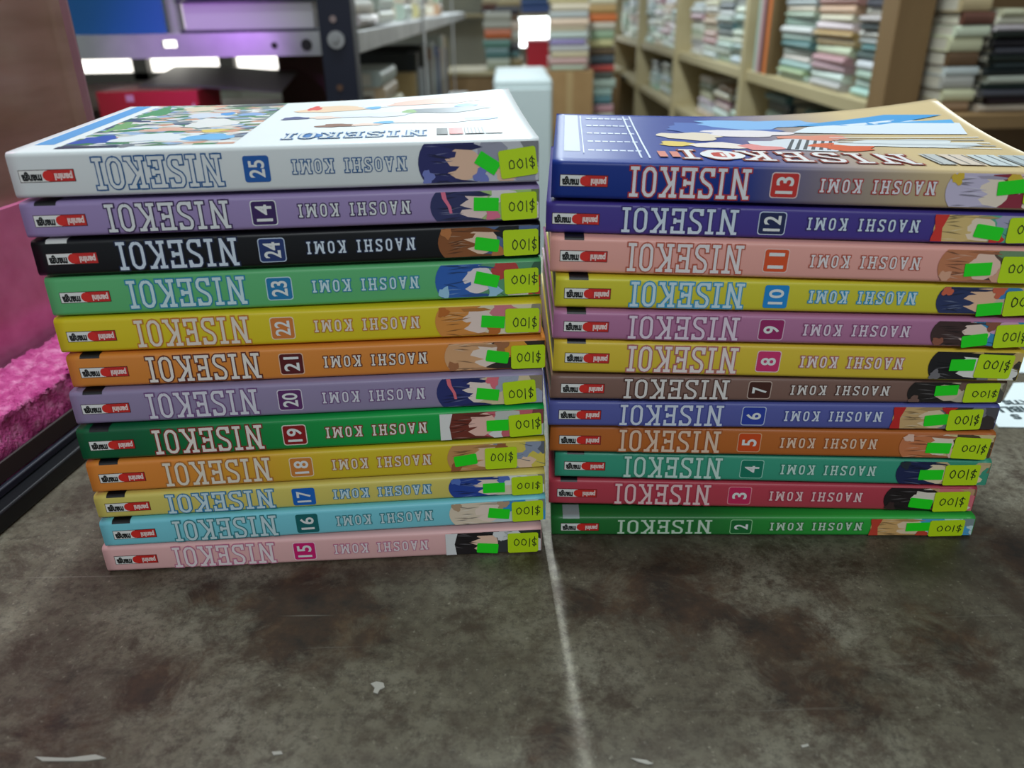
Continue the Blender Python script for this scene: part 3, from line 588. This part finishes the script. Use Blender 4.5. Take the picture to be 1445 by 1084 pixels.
bl(97, 18, 3.5, 4.5, (52, 120, 190), 0.02); lay[0] += 0.00014
for (u, w_, c) in ((141, 4, (40, 42, 46)), (145.5, 5, (190, 70, 66)), (151, 7, (60, 64, 70)), (158.5, 6, (200, 204, 206))): quad(u, u+w_, 12, 26, c)
for i in range(5): quad(151.4+i*1.3, 152+i*1.3, 13, 25, (226, 228, 228))
mb.build('cover_picture', root)
# --- blue cover fading to beige
root, mb, put, poly, quad, bl, lay = top_art(13, 'c', lift_right, tt[13])
quad(4, 10, 20, 118, (132, 140, 140))
for r_ in range(5):
    for i in range(7): quad(13+i*2.9+r_*0.2, 15.2+i*2.9+r_*0.2, 22+r_*21, 24.5+r_*21, (206, 214, 232))
quad(31, 31.7, 8, 116, (206, 214, 236)); quad(34, 34.7, 8, 116, (206, 214, 236)); quad(11, 11.4, 16, 116, (190, 200, 226))
bl(70, 84, 24, 14, (64, 100, 176), 0.2); bl(56, 62, 13, 10, (226, 210, 190), 0.15); bl(80, 72, 18, 9, (230, 220, 224), 0.15); bl(88, 96, 26, 12, (126, 178, 228), 0.18)
bl(48, 42, 7, 6, (226, 196, 96), 0.15); bl(64, 40, 11, 7, (236, 222, 214)); bl(80, 38, 9, 7, (226, 140, 140)); bl(96, 46, 16, 14, (214, 218, 226), 0.2)
for i in range(6): poly([((88+i*3)*mm, 34*mm), ((89.5+i*3)*mm, 34*mm), ((97+i*3)*mm, 58*mm), ((95.8+i*3)*mm, 58*mm)], (74, 82, 92))
bl(112, 42, 12, 9, (214, 96, 60), 0.15); bl(106, 62, 14, 6, (220, 140, 120), 0.2); bl(138, 50, 26, 8, (216, 222, 224), 0.15)
for i in range(5): poly([(112*mm, (46+i*4)*mm), (170*mm, (40+i*5)*mm), (170*mm, (41.2+i*5)*mm), (112*mm, (47+i*4)*mm)], (156, 164, 170) if i % 2 else (236, 240, 240))
poly([(100*mm, 74*mm), (168*mm, 66*mm), (172*mm, 84*mm), (150*mm, 96*mm), (110*mm, 88*mm)], (222, 232, 244))
poly([(104*mm, 90*mm), (140*mm, 88*mm), (170*mm, 98*mm), (148*mm, 106*mm), (120*mm, 98*mm)], (70, 156, 216))
poly([(140*mm, 92*mm), (170*mm, 84*mm), (171*mm, 90*mm)], (92, 172, 224))
lay[0] += 0.000006
ls, w = text_lines('NISEKOI', 0.16); pl = lambda x, y, d: put((128-x*82/w)*mm, (27-y*20)*mm, d)
stroke(mb, ls, T+0.09, pm((150, 48, 46), 0.3), pl, lay[0]+0.000004, 0.05); stroke(mb, ls, T, pm((236, 234, 234), 0.3), pl, lay[0]+0.00009)
lay[0] += 0.00014; bl(61, 17, 8, 9, (232, 230, 232), 0.01); bl(61, 17, 4.6, 5.4, (190, 52, 46), 0.01); lay[0] += 0.000006
font_put(mb, '1', pm((240, 236, 230), 0.3), lambda x, y, d: put((61.6-x*1.2)*mm, (20-y*6)*mm, d), lay[0]+0.00001)
quad(38, 41, 10, 22, (214, 130, 116)); quad(42.5, 45.5, 10, 22, (214, 130, 116))
for (u, w_, c) in ((134, 6, (196, 198, 196)), (141, 9, (222, 206, 190)), (151, 10, (206, 214, 214)), (162, 12, (186, 196, 198))): quad(u, u+w_, 8, 28, c)
for i in range(8): quad(135+i*4.6, 135.6+i*4.6, 9, 27, (90, 96, 100))
mb.build('cover_picture', root)

# ------------------------------------------------------------------ background books: one small mesh, a copy per book
def unit_book():
    mb = MB(); c, p = pm((200, 196, 180)), PAPER
    prof = [(-.5+.0, 0.0), (-.5, .0)]
    n = 7; out = [(0.5, 0)] + [(-0.5+0.05*(1-math.sin(math.pi*i/(n-1))), 0.5-0.5*math.cos(math.pi*i/(n-1))) for i in range(n)] + [(0.5, 1)]
    inn = [(0.5, 0.92), (-0.36, 0.90), (-0.36, 0.10), (0.5, 0.08)]
    pr_ = out+inn; k = len(pr_)
    vs = [(-.5, y, z) for y, z in pr_]+[(.5, y, z) for y, z in pr_]
    fs = [(i, (i+1) % k, k+(i+1) % k, k+i)[::-1] for i in range(k)]
    o = len(out)
    # end caps as quads between outer and inner outline
    cap = [(0, 1, o+3), (1, 2, o+2), (1, o+2, o+3), (2, 3, o+2), (3, 4, o+2), (4, o+1, o+2), (4, 5, o+1), (5, 6, o+1), (6, 7, o+1), (7, 8, o), (7, o, o+1)]
    fs += [tuple(f) for f in cap]+[tuple(k+j for j in reversed(f)) for f in cap]
    mb.mesh(vs, fs, c); mb.box((-.49, -.36, .09), (.49, .47, .91), p)
    me_o = mb.build('book'); me = me_o.data; bpy.data.objects.remove(me_o); return me
UNIT = unit_book(); HUES = {
 'cream': (210, 202, 178), 'white': (216, 218, 210), 'pale grey': (178, 182, 174), 'sage green': (160, 172, 152), 'teal': (88, 132, 126), 'dusty pink': (182, 146, 146), 'tan': (176, 146, 104),
 'dark grey': (70, 76, 78), 'brick red': (182, 66, 52), 'blue': (60, 96, 160), 'lilac': (140, 132, 190), 'mint': (172, 192, 182), 'brown': (106, 74, 50), 'black': (28, 30, 32), 'beige': (200, 180, 140), 'orange': (214, 112, 60)}
def bg_book(loc, w, d, h, rz, hue, label, group, jit=0.0, rnd=random):
    o = bpy.data.objects.new('book', UNIT); COL.objects.link(o); o.location = loc; o.rotation_euler = (0, 0, rz+rnd.uniform(-jit, jit)); o.scale = (w, d, h)
    c = tuple(max(0, min(255, v+rnd.randint(-9, 9)//6*6)) for v in HUES[hue])
    o.material_slots[0].link = 'OBJECT'; o.material_slots[0].material = pm(c, 0.38)
    return tag(o, label, 'book', group)
ORD = ['bottom', 'second', 'third', 'fourth', 'fifth', 'sixth', 'seventh', 'eighth', 'ninth', 'tenth', 'eleventh', 'twelfth', 'thirteenth', 'fourteenth', 'fifteenth', 'sixteenth']
def stack(where, group, x, y, z, rz, n, w, d, th, hues, rnd):
    """books lying flat; the spine looks along local -y turned by rz"""
    for i in range(n):
        h = th*rnd.uniform(0.75, 1.3); hue = hues[i % len(hues)] if isinstance(hues, list) else rnd.choice(hues)
        k = ORD[i] if i == 0 else ORD[i]+' from bottom'
        sft = Vector((rnd.uniform(-.005, .005), rnd.uniform(-.004, .004), 0))
        bg_book((x+sft.x, y+sft.y, z+0.0003), w*rnd.uniform(0.88, 1.05), d*rnd.uniform(0.9, 1.05), h-0.0004, rz, hue, '%s book, %s of %s' % (hue, k, where), group, 0.025, rnd)
        z += h
    return z
def upright(where, group, pos, rz, z, n, th, hgt, dep, hues, rnd, along):
    """books standing in a row; along = unit vector of the row, spine along local -y"""
    p = Vector(pos)
    for i in range(n):
        t = th*rnd.uniform(0.7, 1.3); p += Vector(along)*t/2; hh = hgt*rnd.uniform(0.85, 1.05)
        o = bg_book((p.x, p.y, z+0.0003), hh, dep, t*0.97, rz, hues[i % len(hues)], '%s book standing %s in %s' % (hues[i % len(hues)], 'first' if i == 0 else ORD[i], where), group, 0, rnd)
        # stand it up: local x becomes vertical, local z runs along the row
        s = Vector((0, -1, 0)); s.rotate(Matrix.Rotation(rz, 3, 'Z'))
        zc = Vector((0, 0, 1)); al = Vector(along)
        m3 = Matrix((zc, -s, zc.cross(-s))).transposed()
        o.rotation_euler = m3.to_euler(); a = m3.col[2]
        o.location = p - a*t*0.485 + Vector((0, 0, hh/2+0.0003)); o.location.z = z+hh/2+0.0003
        p += al*t/2
WOOD = noise_mat('pale_shelf_wood', [(0.3, (164, 148, 108)), (0.7, (192, 178, 140))], 6, 0.6, 5, (1, 0.15, 1))
WOODB = noise_mat('brown_post_wood', [(0.3, (122, 94, 58)), (0.7, (146, 116, 76))], 6, 0.6, 5, (1, 1, 0.12))
rs = random.Random(11)

# ---- wooden shelf along the right of the aisle
shelf = tag(empty('wooden_bookshelf', (0.74, 3.6, FLOOR)), 'long pale wooden bookshelf full of books along the right of the aisle', 'bookshelf')
def sbox(name, a, b, m, root, bev=0.002):
    o = root.location; mb = MB(); mb.box(tuple(Vector(a)-o), tuple(Vector(b)-o), m); return mb.build(name, root, bevel=bev)
XF, XB = 0.74, 1.06
for (z0, z1) in ((-0.018, 0.012), (-0.235, -0.207), (0.36, 0.388)): sbox('shelf_board', (XF, 1.61, z0), (XB, 6.0, z1), WOOD, shelf)
POSTS = [1.545, 2.64, 3.72, 4.78, 5.86]
for i, y in enumerate(POSTS):
    if i: sbox('post', (XF-0.012, y-0.02, FLOOR+0.001), (XB, y+0.02, 0.9), WOOD, shelf)
    else: sbox('post', (0.690, 1.535, FLOOR+0.001), (0.754, 1.605, 0.9), WOODB, shelf)
sbox('back_panel', (XB+0.001, 1.61, -0.4), (XB+0.015, 6.0, 0.9), WOODB, shelf)
grp = 'books on the long wooden shelf'
pal = {'a': ['mint', 'sage green', 'mint', 'white', 'pale grey', 'teal', 'mint', 'white', 'sage green', 'pale grey', 'cream', 'mint', 'white'],
       'b': ['pale grey', 'white', 'dusty pink', 'dusty pink', 'cream', 'beige', 'tan', 'white', 'cream', 'beige', 'dusty pink', 'cream', 'tan'],
       'c': ['mint', 'pale grey', 'mint', 'white', 'dark grey', 'teal', 'pale grey', 'white', 'dark grey', 'pale grey', 'white', 'dark grey', 'cream'],
       'd': ['cream', 'white', 'pale grey', 'cream', 'sage green', 'white', 'cream', 'dusty pink', 'pale grey', 'white', 'cream', 'mint', 'beige']}
SP = -math.pi/2
nth = ['front', 'second', 'third', 'rear']
bays = ['first', 'second', 'third', 'fourth']
for bay, (ys_, th, n) in enumerate([((1.76, 2.02, 2.27), 0.0165, 14), ((2.80, 3.02, 3.24, 3.46), 0.020, 10), ((3.88, 4.12, 4.36, 4.58), 0.026, 8), ((4.98, 5.3, 5.6), 0.034, 6)]):
    for j, y in enumerate(ys_):
        stack('%s stack, %s bay, upper wooden shelf' % (nth[j], bays[bay]), grp, 0.845, y, 0.0125, SP, n, 0.21 if bay else 0.225, 0.17, th,
              pal['cbad'[(j+bay) % 4]] if bay == 0 else pal['dacb'[(j+bay) % 4]], rs)
for bay, (ys_, th, n) in enumerate([((1.84, 2.12, 2.42), 0.027, 6), ((2.80, 3.05, 3.34), 0.024, 6), ((3.9, 4.2, 4.5), 0.028, 5)]):
    for j, y in enumerate(ys_):
        stack('%s stack, %s bay, lower wooden shelf' % (nth[j], bays[bay]), grp, 0.86, y, -0.2065, SP, n, 0.2, 0.16, th,
              pal['dacb'[(j+bay*2) % 4]], rs)
upright('row ending the first bay, upper wooden shelf', grp, (0.83, 2.42, 0), SP, 0.0125, 5, 0.032, 0.26, 0.17, ['brown', 'orange', 'brown', 'dusty pink', 'pale grey'], rs, (0, 1, 0))
upright('row starting the second bay, upper wooden shelf', grp, (0.83, 2.665, 0), SP, 0.0125, 1, 0.02, 0.26, 0.17, ['teal'], rs, (0, 1, 0))

# ---- wooden shelf facing the camera at the right edge
side = tag(empty('bookcase', (0.76, 1.45, FLOOR)), 'wooden bookcase facing us at the right edge of the view', 'bookshelf')
for (z0, z1) in ((-0.003, 0.021), (-0.27, -0.245), (0.36, 0.386)): sbox('shelf_board', (0.757, 1.43, z0), (1.62, 1.592, z1), WOODB, side)
sbox('back_panel', (0.757, 1.593, FLOOR+0.001), (1.62, 1.603, 0.9), WOODB, side); sbox('side_panel', (1.621, 1.43, FLOOR+0.001), (1.64, 1.603, 0.9), WOODB, side)
g2 = 'books in the bookcase at the right edge'
stack('pale stack beside brown post', g2, 0.794, 1.525, 0.0215, 0.0, 10, 0.055, 0.105, 0.019, ['tan', 'cream', 'pale grey', 'white', 'brown', 'cream', 'white', 'brown', 'beige', 'cream'], rs)
stack('dark glossy stack in right-hand bookcase', g2, 0.868, 1.515, 0.0215, 0.05, 14, 0.085, 0.12, 0.0108, ['cream', 'black', 'dark grey', 'black', 'pale grey', 'black', 'dark grey', 'black', 'dark grey', 'black', 'black', 'white', 'white', 'cream'], rs)
stack('lilac and mint stack in right-hand bookcase', g2, 0.972, 1.515, 0.0215, -0.04, 11, 0.105, 0.12, 0.0135, ['cream', 'pale grey', 'dark grey', 'mint', 'pale grey', 'mint', 'lilac', 'lilac', 'brick red', 'white', 'white'], rs)
stack('lower stack of right-hand bookcase', g2, 0.93, 1.515, -0.2445, 0.0, 5, 0.17, 0.12, 0.03, ['dusty pink', 'pale grey', 'cream', 'pale grey', 'white'], rs)

# ---- metal shelving on the left
metal = tag(empty('metal_shelving', (-0.23, 1.2, FLOOR)), 'steel shelving with dark slotted posts on the left side of the aisle', 'shelving')
STEEL = noise_mat('galvanised_steel', [(0.3, (150, 150, 152)), (0.7, (190, 190, 190))], 12, 0.42, 5, (1, 1, 1), 0, 0.35)
NAVY = mat('navy_post_paint', (26, 30, 48), 0.45, 0.1)
ZR0, ZR1 = 0.146, 0.177
def rail(a, b, holes, name='shelf_tray'):
    """front face plate with tray behind"""
    o = sbox(name, a, b, STEEL, metal, 0.001)
    return o
o = metal.location; mb = MB()
for a_, b_ in (((-1.2, ZR0), (-0.4775, ZR1)), ((-0.4575, ZR0), (-0.258, ZR1)), ((-0.4775, ZR0), (-0.4575, 0.1595)), ((-0.4775, 0.169), (-0.4575, ZR1))):
    mb.box(tuple(Vector((a_[0], 1.205, a_[1]))-o), tuple(Vector((b_[0], 1.211, b_[1]))-o), STEEL)
mb.build('shelf_lip', metal); sbox('shelf_tray', (-1.2, 1.212, ZR1-0.004), (-0.258, 1.62, ZR1-0.001), STEEL, metal, 0)
rail((-0.216, 1.24, ZR0), (-0.210, 4.6, ZR1-0.002), 0); sbox('shelf_tray', (-0.62, 1.63, ZR1-0.004), (-0.217, 4.6, ZR1-0.001), STEEL, metal, 0)
sbox('shelf_tray', (-0.62, 1.25, -0.23), (-0.212, 4.6, -0.215), STEEL, metal, 0); sbox('shelf_tray', (-1.2, 1.212, 0.045), (-0.258, 1.62, 0.052), mat('rusty_tray', (64, 42, 34), 0.6), metal, 0)
def post(x0, y0, w):
    p = sbox('slotted_post', (x0, y0, FLOOR+0.001), (x0+w, y0+0.004, 0.9), NAVY, metal, 0.0008)
    sbox('slotted_post', (x0+w-0.004, y0+0.0045, FLOOR+0.001), (x0+w, y0+0.04, 0.9), NAVY, metal, 0.0008)
    return p
pp = post(-0.2555, 1.196, 0.0455)
for y in (2.2, 3.4): sbox('slotted_post', (-0.2085, y, FLOOR+0.001), (-0.2055, y+0.036, 0.9), STEEL, metal, 0.0005)
o = metal.location
for z in (0.192, 0.104, 0.082, 0.060):
    mb = MB(); mb.cyl(Vector((-0.235, 1.1955, z))-o, Vector((-0.235, 1.194, z))-o, 0.0045, pm((96, 66, 48) if z < 0.15 else (150, 130, 128), 0.6)); mb.build('slot', metal)
mb = MB(); mb.cyl(Vector((-0.233, 1.1955, 0.166))-o, Vector((-0.233, 1.190, 0.166))-o, 0.0115, STEEL, 24); mb.cyl(Vector((-0.233, 1.190, 0.168))-o, Vector((-0.233, 1.184, 0.168))-o, 0.005, STEEL, 6); mb.build('bolt', metal)
for x, w_ in ((-0.322, 0.006), (-0.277, 0.011)):
    mb = MB(); mb.cyl(Vector((x, 1.2045, 0.160))-o, Vector((x, 1.2035, 0.160))-o, w_*0.7, pm((30, 26, 30), 0.8)); mb.build('slot', metal)
g3 = 'books on the steel shelving'
# big books on the front tray
def hardback(label, loc, w, d, h, rz, cc, pagecol):
    root = tag(empty('hardback_book', loc, (0, 0, rz)), label, 'book', 'large books on the front steel tray')
    b = pm(cc, 0.45); mb = MB(); t = 0.004
    mb.box((-w/2, -d/2, 0), (w/2, d/2, t), b); mb.box((-w/2, -d/2, h-t), (w/2, d/2, h), b); mb.box((-w/2, d/2-t, t), (w/2, d/2, h-t), b); mb.build('hard_cover', root, bevel=0.001)
    mb = MB(); mb.box((-w/2+0.006, -d/2+0.006, t), (w/2-0.006, d/2-t-0.001, h-t), pm(pagecol, 0.7)); mb.build('page_block', root); return root
hardback('thick hardback with dark covers and grey page edges lying on the steel tray', (-0.357, 1.33, ZR1), 0.192, 0.23, 0.042, 0.0, (30, 32, 46), (190, 186, 190))
hardback('white hardback lying on top of the thick dark hardback', (-0.357, 1.33, ZR1+0.0425), 0.192, 0.23, 0.034, 0.0, (40, 48, 70), (222, 228, 226))
bb = tag(empty('large_book', (-0.55, 1.28, ZR1)), 'big blue book standing upright on the steel tray beside the lying hardbacks', 'book', 'large books on the front steel tray')
mb = MB(); mb.box((-0.06, -0.06, 0), (0.076, -0.055, 0.24), mat('blue_cloth', (18, 88, 150), 0.5)); mb.box((-0.06, -0.02, 0), (0.076, -0.015, 0.24), MATS['blue_cloth']); mb.build('hard_cover', bb, bevel=0.001)
mb = MB(); mb.box((-0.06, -0.0545, 0.003), (0.07, -0.0205, 0.235), pm((166, 178, 158), 0.8)); mb.build('page_block', bb)
mb = MB(); mb.cyl((0.083, -0.0375, 0), (0.083, -0.0375, 0.24), 0.011, pm((150, 164, 140), 0.5)); mb.build('spine', bb)
# clutter on the dark tray below
g4 = 'clutter on the rusty tray'
box = tag(empty('red_box', (-0.485, 1.235, 0.0525)), 'red cardboard box on the rusty tray left of the dark post', 'box')
mb = MB(); mb.box((-0.105, -0.02, 0), (0.040, 0.08, 0.050), mat('red_card', (176, 24, 46), 0.5)); mb.build('carton', box, bevel=0.001)
mb = MB(); mb.box((-0.063, -0.0206, 0.036), (-0.052, -0.02, 0.045), pm((206, 150, 180), 0.5)); mb.build('paper_label', box)
mb = MB(); mb.face([(0.020, -0.0205, 0.004), (0.037, -0.0205, 0.004), (0.033, -0.0205, 0.034)], pm((206, 190, 196), 0.5)); mb.build('printed_triangle', box)
sheet = tag(empty('bent_metal_sheet', (-0.452, 1.335, 0.113), (R(4), R(3), R(6))), 'dark bent metal sheet lying slanted across the red box tray', 'metal sheet')
mb = MB(); n = 16
vs = []; 
for i in range(n+1):
    x = -0.09+0.20*i/n; z = 0.004*math.cos((x+0.02)*14)
    for y, dz in ((-0.10, 0), (0.10, 0), (0.10, -0.002), (-0.10, -0.002)): vs.append((x, y, z+dz-0.004))
fs = [(4*i+a, 4*(i+1)+a, 4*(i+1)+(a+1) % 4, 4*i+(a+1) % 4) for i in range(n) for a in range(4)]+[(0, 1, 2, 3), (4*n+3, 4*n+2, 4*n+1, 4*n)]
mb.mesh(vs, fs, mat('dark_sheet_metal', (104, 102, 98), 0.3, 0.5)); mb.build('curved_plate', sheet, smooth=False)
brd = tag(empty('brown_board', (-0.30, 1.50, 0.0525)), 'dark brown wooden board standing behind the dark slotted post', 'board')
mb = MB(); mb.box((-0.10, 0, 0), (0.03, 0.02, 0.085), pm((74, 42, 28), 0.6)); mb.build('plank', brd, bevel=0.002)
cb = tag(empty('cream_roll', (-0.64, 1.42, 0.0525)), 'cream paper rolls lying below the steel tray at the left', 'paper roll')
mb = MB(); mb.cyl((-0.12, 0, 0.023), (0.07, 0.02, 0.023), 0.022, pm((236, 222, 186), 0.7), 20); mb.cyl((-0.12, 0.045, 0.020), (0.02, 0.06, 0.020), 0.018, pm((240, 228, 196), 0.7), 20); mb.build('paper_rolls', cb, smooth=False)
# daylight opening seen under the tray
win = struct(empty('window_1', (-0.62, 2.3, 0.06)))
mb = MB(); mb.box((-0.62, 0, 0), (0.18, 0.01, 0.34), mat('daylight_pane', (255, 250, 240), 0.3, emit=2.2)); mb.build('pane', win)
mb = MB()
for x in (-0.64, -0.37, -0.14, 0.03, 0.18): mb.box((x, -0.03, -0.02), (x+0.04, 0.03, 0.36), pm((60, 56, 50), 0.6))
mb.box((-0.64, -0.03, -0.05), (0.22, 0.03, 0.0), pm((60, 56, 50), 0.6)); mb.box((-0.64, -0.03, 0.34), (0.22, 0.03, 0.38), pm((60, 56, 50), 0.6)); mb.build('frame', win)
# books of the receding part
LP = math.pi/2
for j, (y, hs, n, th) in enumerate([(1.57, ['white', 'cream', 'pale grey', 'sage green'], 5, 0.022), (1.80, ['sage green', 'mint', 'pale grey', 'cream'], 5, 0.024), (2.2, ['pale grey', 'cream', 'white'], 5, 0.03), (2.6, ['beige', 'pale grey', 'cream'], 5, 0.03), (3.3, ['tan', 'pale grey', 'cream'], 4, 0.04)]):
    stack('%s stack, upper steel tray along the aisle' % ['front', 'second', 'third', 'fourth', 'rear'][j], g3, -0.32, y, ZR1-0.0005, LP, n, 0.2, 0.16, th, hs, rs)
stack('pale stack on the lower steel tray', g3, -0.31, 1.752, -0.2145, LP, 11, 0.24, 0.16, 0.0275, ['dark grey', 'beige', 'pale grey', 'tan', 'pale grey', 'cream', 'beige', 'tan', 'cream', 'beige', 'pale grey'], rs)
upright('dark row on the lower steel tray', g3, (-0.32, 2.15, 0), LP, -0.2145, 16, 0.085, 0.31, 0.18, ['tan', 'black', 'pale grey', 'black', 'cream', 'dark grey', 'brown', 'pale grey', 'black', 'blue', 'dark grey', 'dusty pink', 'pale grey', 'cream', 'blue', 'tan'], rs, (0, 1, 0))

# ---- far end of the aisle
cab = tag(empty('white_cabinet', (0.075, 3.2, FLOOR)), 'white box-shaped cabinet standing at the end of the aisle', 'cabinet')
CW = mat('white_enamel', (190, 202, 202), 0.55)
mb = MB(); mb.box((-0.125, 0.012, 0.0), (0.10, 0.72, 0.83), CW); mb.build('body', cab, bevel=0.012)
mb = MB(); mb.box((-0.120, 0.0, 0.03), (0.095, 0.0115, 0.80), CW); mb.build('door', cab, bevel=0.004)
car = tag(empty('cardboard_box', (0.30, 3.95, FLOOR)), 'brown cardboard box under the pale book stack at the end of the aisle', 'box')
CBM = noise_mat('corrugated_card', [(0.3, (150, 116, 74)), (0.7, (166, 132, 88))], 8, 0.8)
mb = MB(); mb.box((-0.115, 0, 0), (0.105, 0.3, FLOOR*-1-0.075), CBM); mb.build('carton', car, bevel=0.003)
mb = MB(); mb.box((-0.02, -0.0006, 0.55), (0.01, -0.0002, -FLOOR-0.076), pm((176, 148, 104), 0.3)); mb.build('packing_tape', car)
g5 = 'book stacks at the end of the aisle'
stack('pale stack on the cardboard box', g5, 0.29, 4.07, -0.0745, 0.0, 12, 0.17, 0.2, 0.028, ['pale grey', 'dusty pink', 'beige', 'pale grey', 'lilac', 'pale grey', 'beige', 'cream', 'pale grey', 'cream', 'beige', 'pale grey'], rs)
fs_ = tag(empty('floor_crate', (0.48, 4.2, FLOOR)), 'wooden crate carrying the many-coloured stack beside the cardboard box', 'crate')
mb = MB(); mb.box((-0.075, 0, 0), (0.075, 0.25, 0.55), WOODB); mb.build('crate_body', fs_, bevel=0.004)
stack('many-coloured stack beside the cardboard box', g5, 0.47, 4.33, FLOOR+0.5505, 0.0, 15, 0.13, 0.2, 0.036, ['cream', 'dusty pink', 'teal', 'mint', 'pale grey', 'dark grey', 'brick red', 'dark grey', 'brown', 'beige', 'sage green', 'cream', 'orange', 'tan', 'cream'], rs)
ctr = tag(empty('low_counter', (0.1, 5.2, FLOOR)), 'low wooden counter at the far end of the shop', 'counter')
mb = MB(); mb.box((-0.45, 0, 0), (0.6, 0.5, 0.70), WOODB); mb.build('counter_body', ctr, bevel=0.004)
mb = MB(); mb.box((-0.47, -0.02, 0.7005), (0.62, 0.52, 0.725), WOOD); mb.build('counter_top', ctr, bevel=0.003)
zt = FLOOR+0.7256
stack('teal and orange stack, far counter', g5, -0.05, 5.4, zt, 0.0, 6, 0.16, 0.2, 0.05, ['sage green', 'teal', 'teal', 'orange', 'pale grey', 'pale grey'], rs)
stack('stack behind crimson box, far counter', g5, 0.02, 5.62, zt, 0.0, 9, 0.16, 0.2, 0.05, ['tan', 'teal', 'dark grey', 'pale grey', 'cream', 'brown', 'dark grey', 'beige', 'sage green'], rs)
rb = tag(empty('crimson_box', (0.27, 5.3, zt)), 'crimson box below the bright far window', 'box')
mb = MB(); mb.box((-0.14, 0, 0), (0.10, 0.2, 0.155), mat('crimson_card', (190, 20, 44), 0.5)); mb.build('carton', rb, bevel=0.003)
mb = MB(); mb.box((-0.16, -0.01, 0.1555), (0.12, 0.21, 0.165), mat('pink_card', (222, 120, 130), 0.5)); mb.build('lid', rb, bevel=0.002)
w2 = struct(empty('window_2', (0.22, 6.98, -0.10)))
mb = MB(); mb.box((-0.19, 0.0, 0.0), (0.22, 0.01, 0.215), mat('far_daylight', (246, 255, 255), 0.3, emit=6.0)); mb.build('pane', w2)
mb = MB(); mb.box((-0.26, -0.03, -0.04), (0.28, 0.012, -0.0005), pm((120, 116, 104), 0.6)); mb.box((-0.26, -0.03, 0.2155), (0.28, 0.012, 0.225), pm((120, 116, 104), 0.6)); mb.build('frame', w2)
bk = tag(empty('hanging_shelf', (0.30, 6.6, 0.128)), 'shelf with blue and dark boxes above the bright far window', 'shelf')
mb = MB(); mb.box((-0.9, 0, 0), (0.9, 0.35, 0.02), WOOD); mb.build('shelf_board', bk, bevel=0.002)
stack('blue stack above the bright far window', g5, 0.30, 6.78, 0.1485, 0.0, 4, 0.36, 0.22, 0.04, ['blue', 'blue', 'teal', 'mint'], rs)
stack('dark stack left of the far blue stack', g5, -0.05, 6.78, 0.1485, 0.0, 4, 0.26, 0.22, 0.04, ['dark grey', 'brown', 'cream', 'pale grey'], rs)
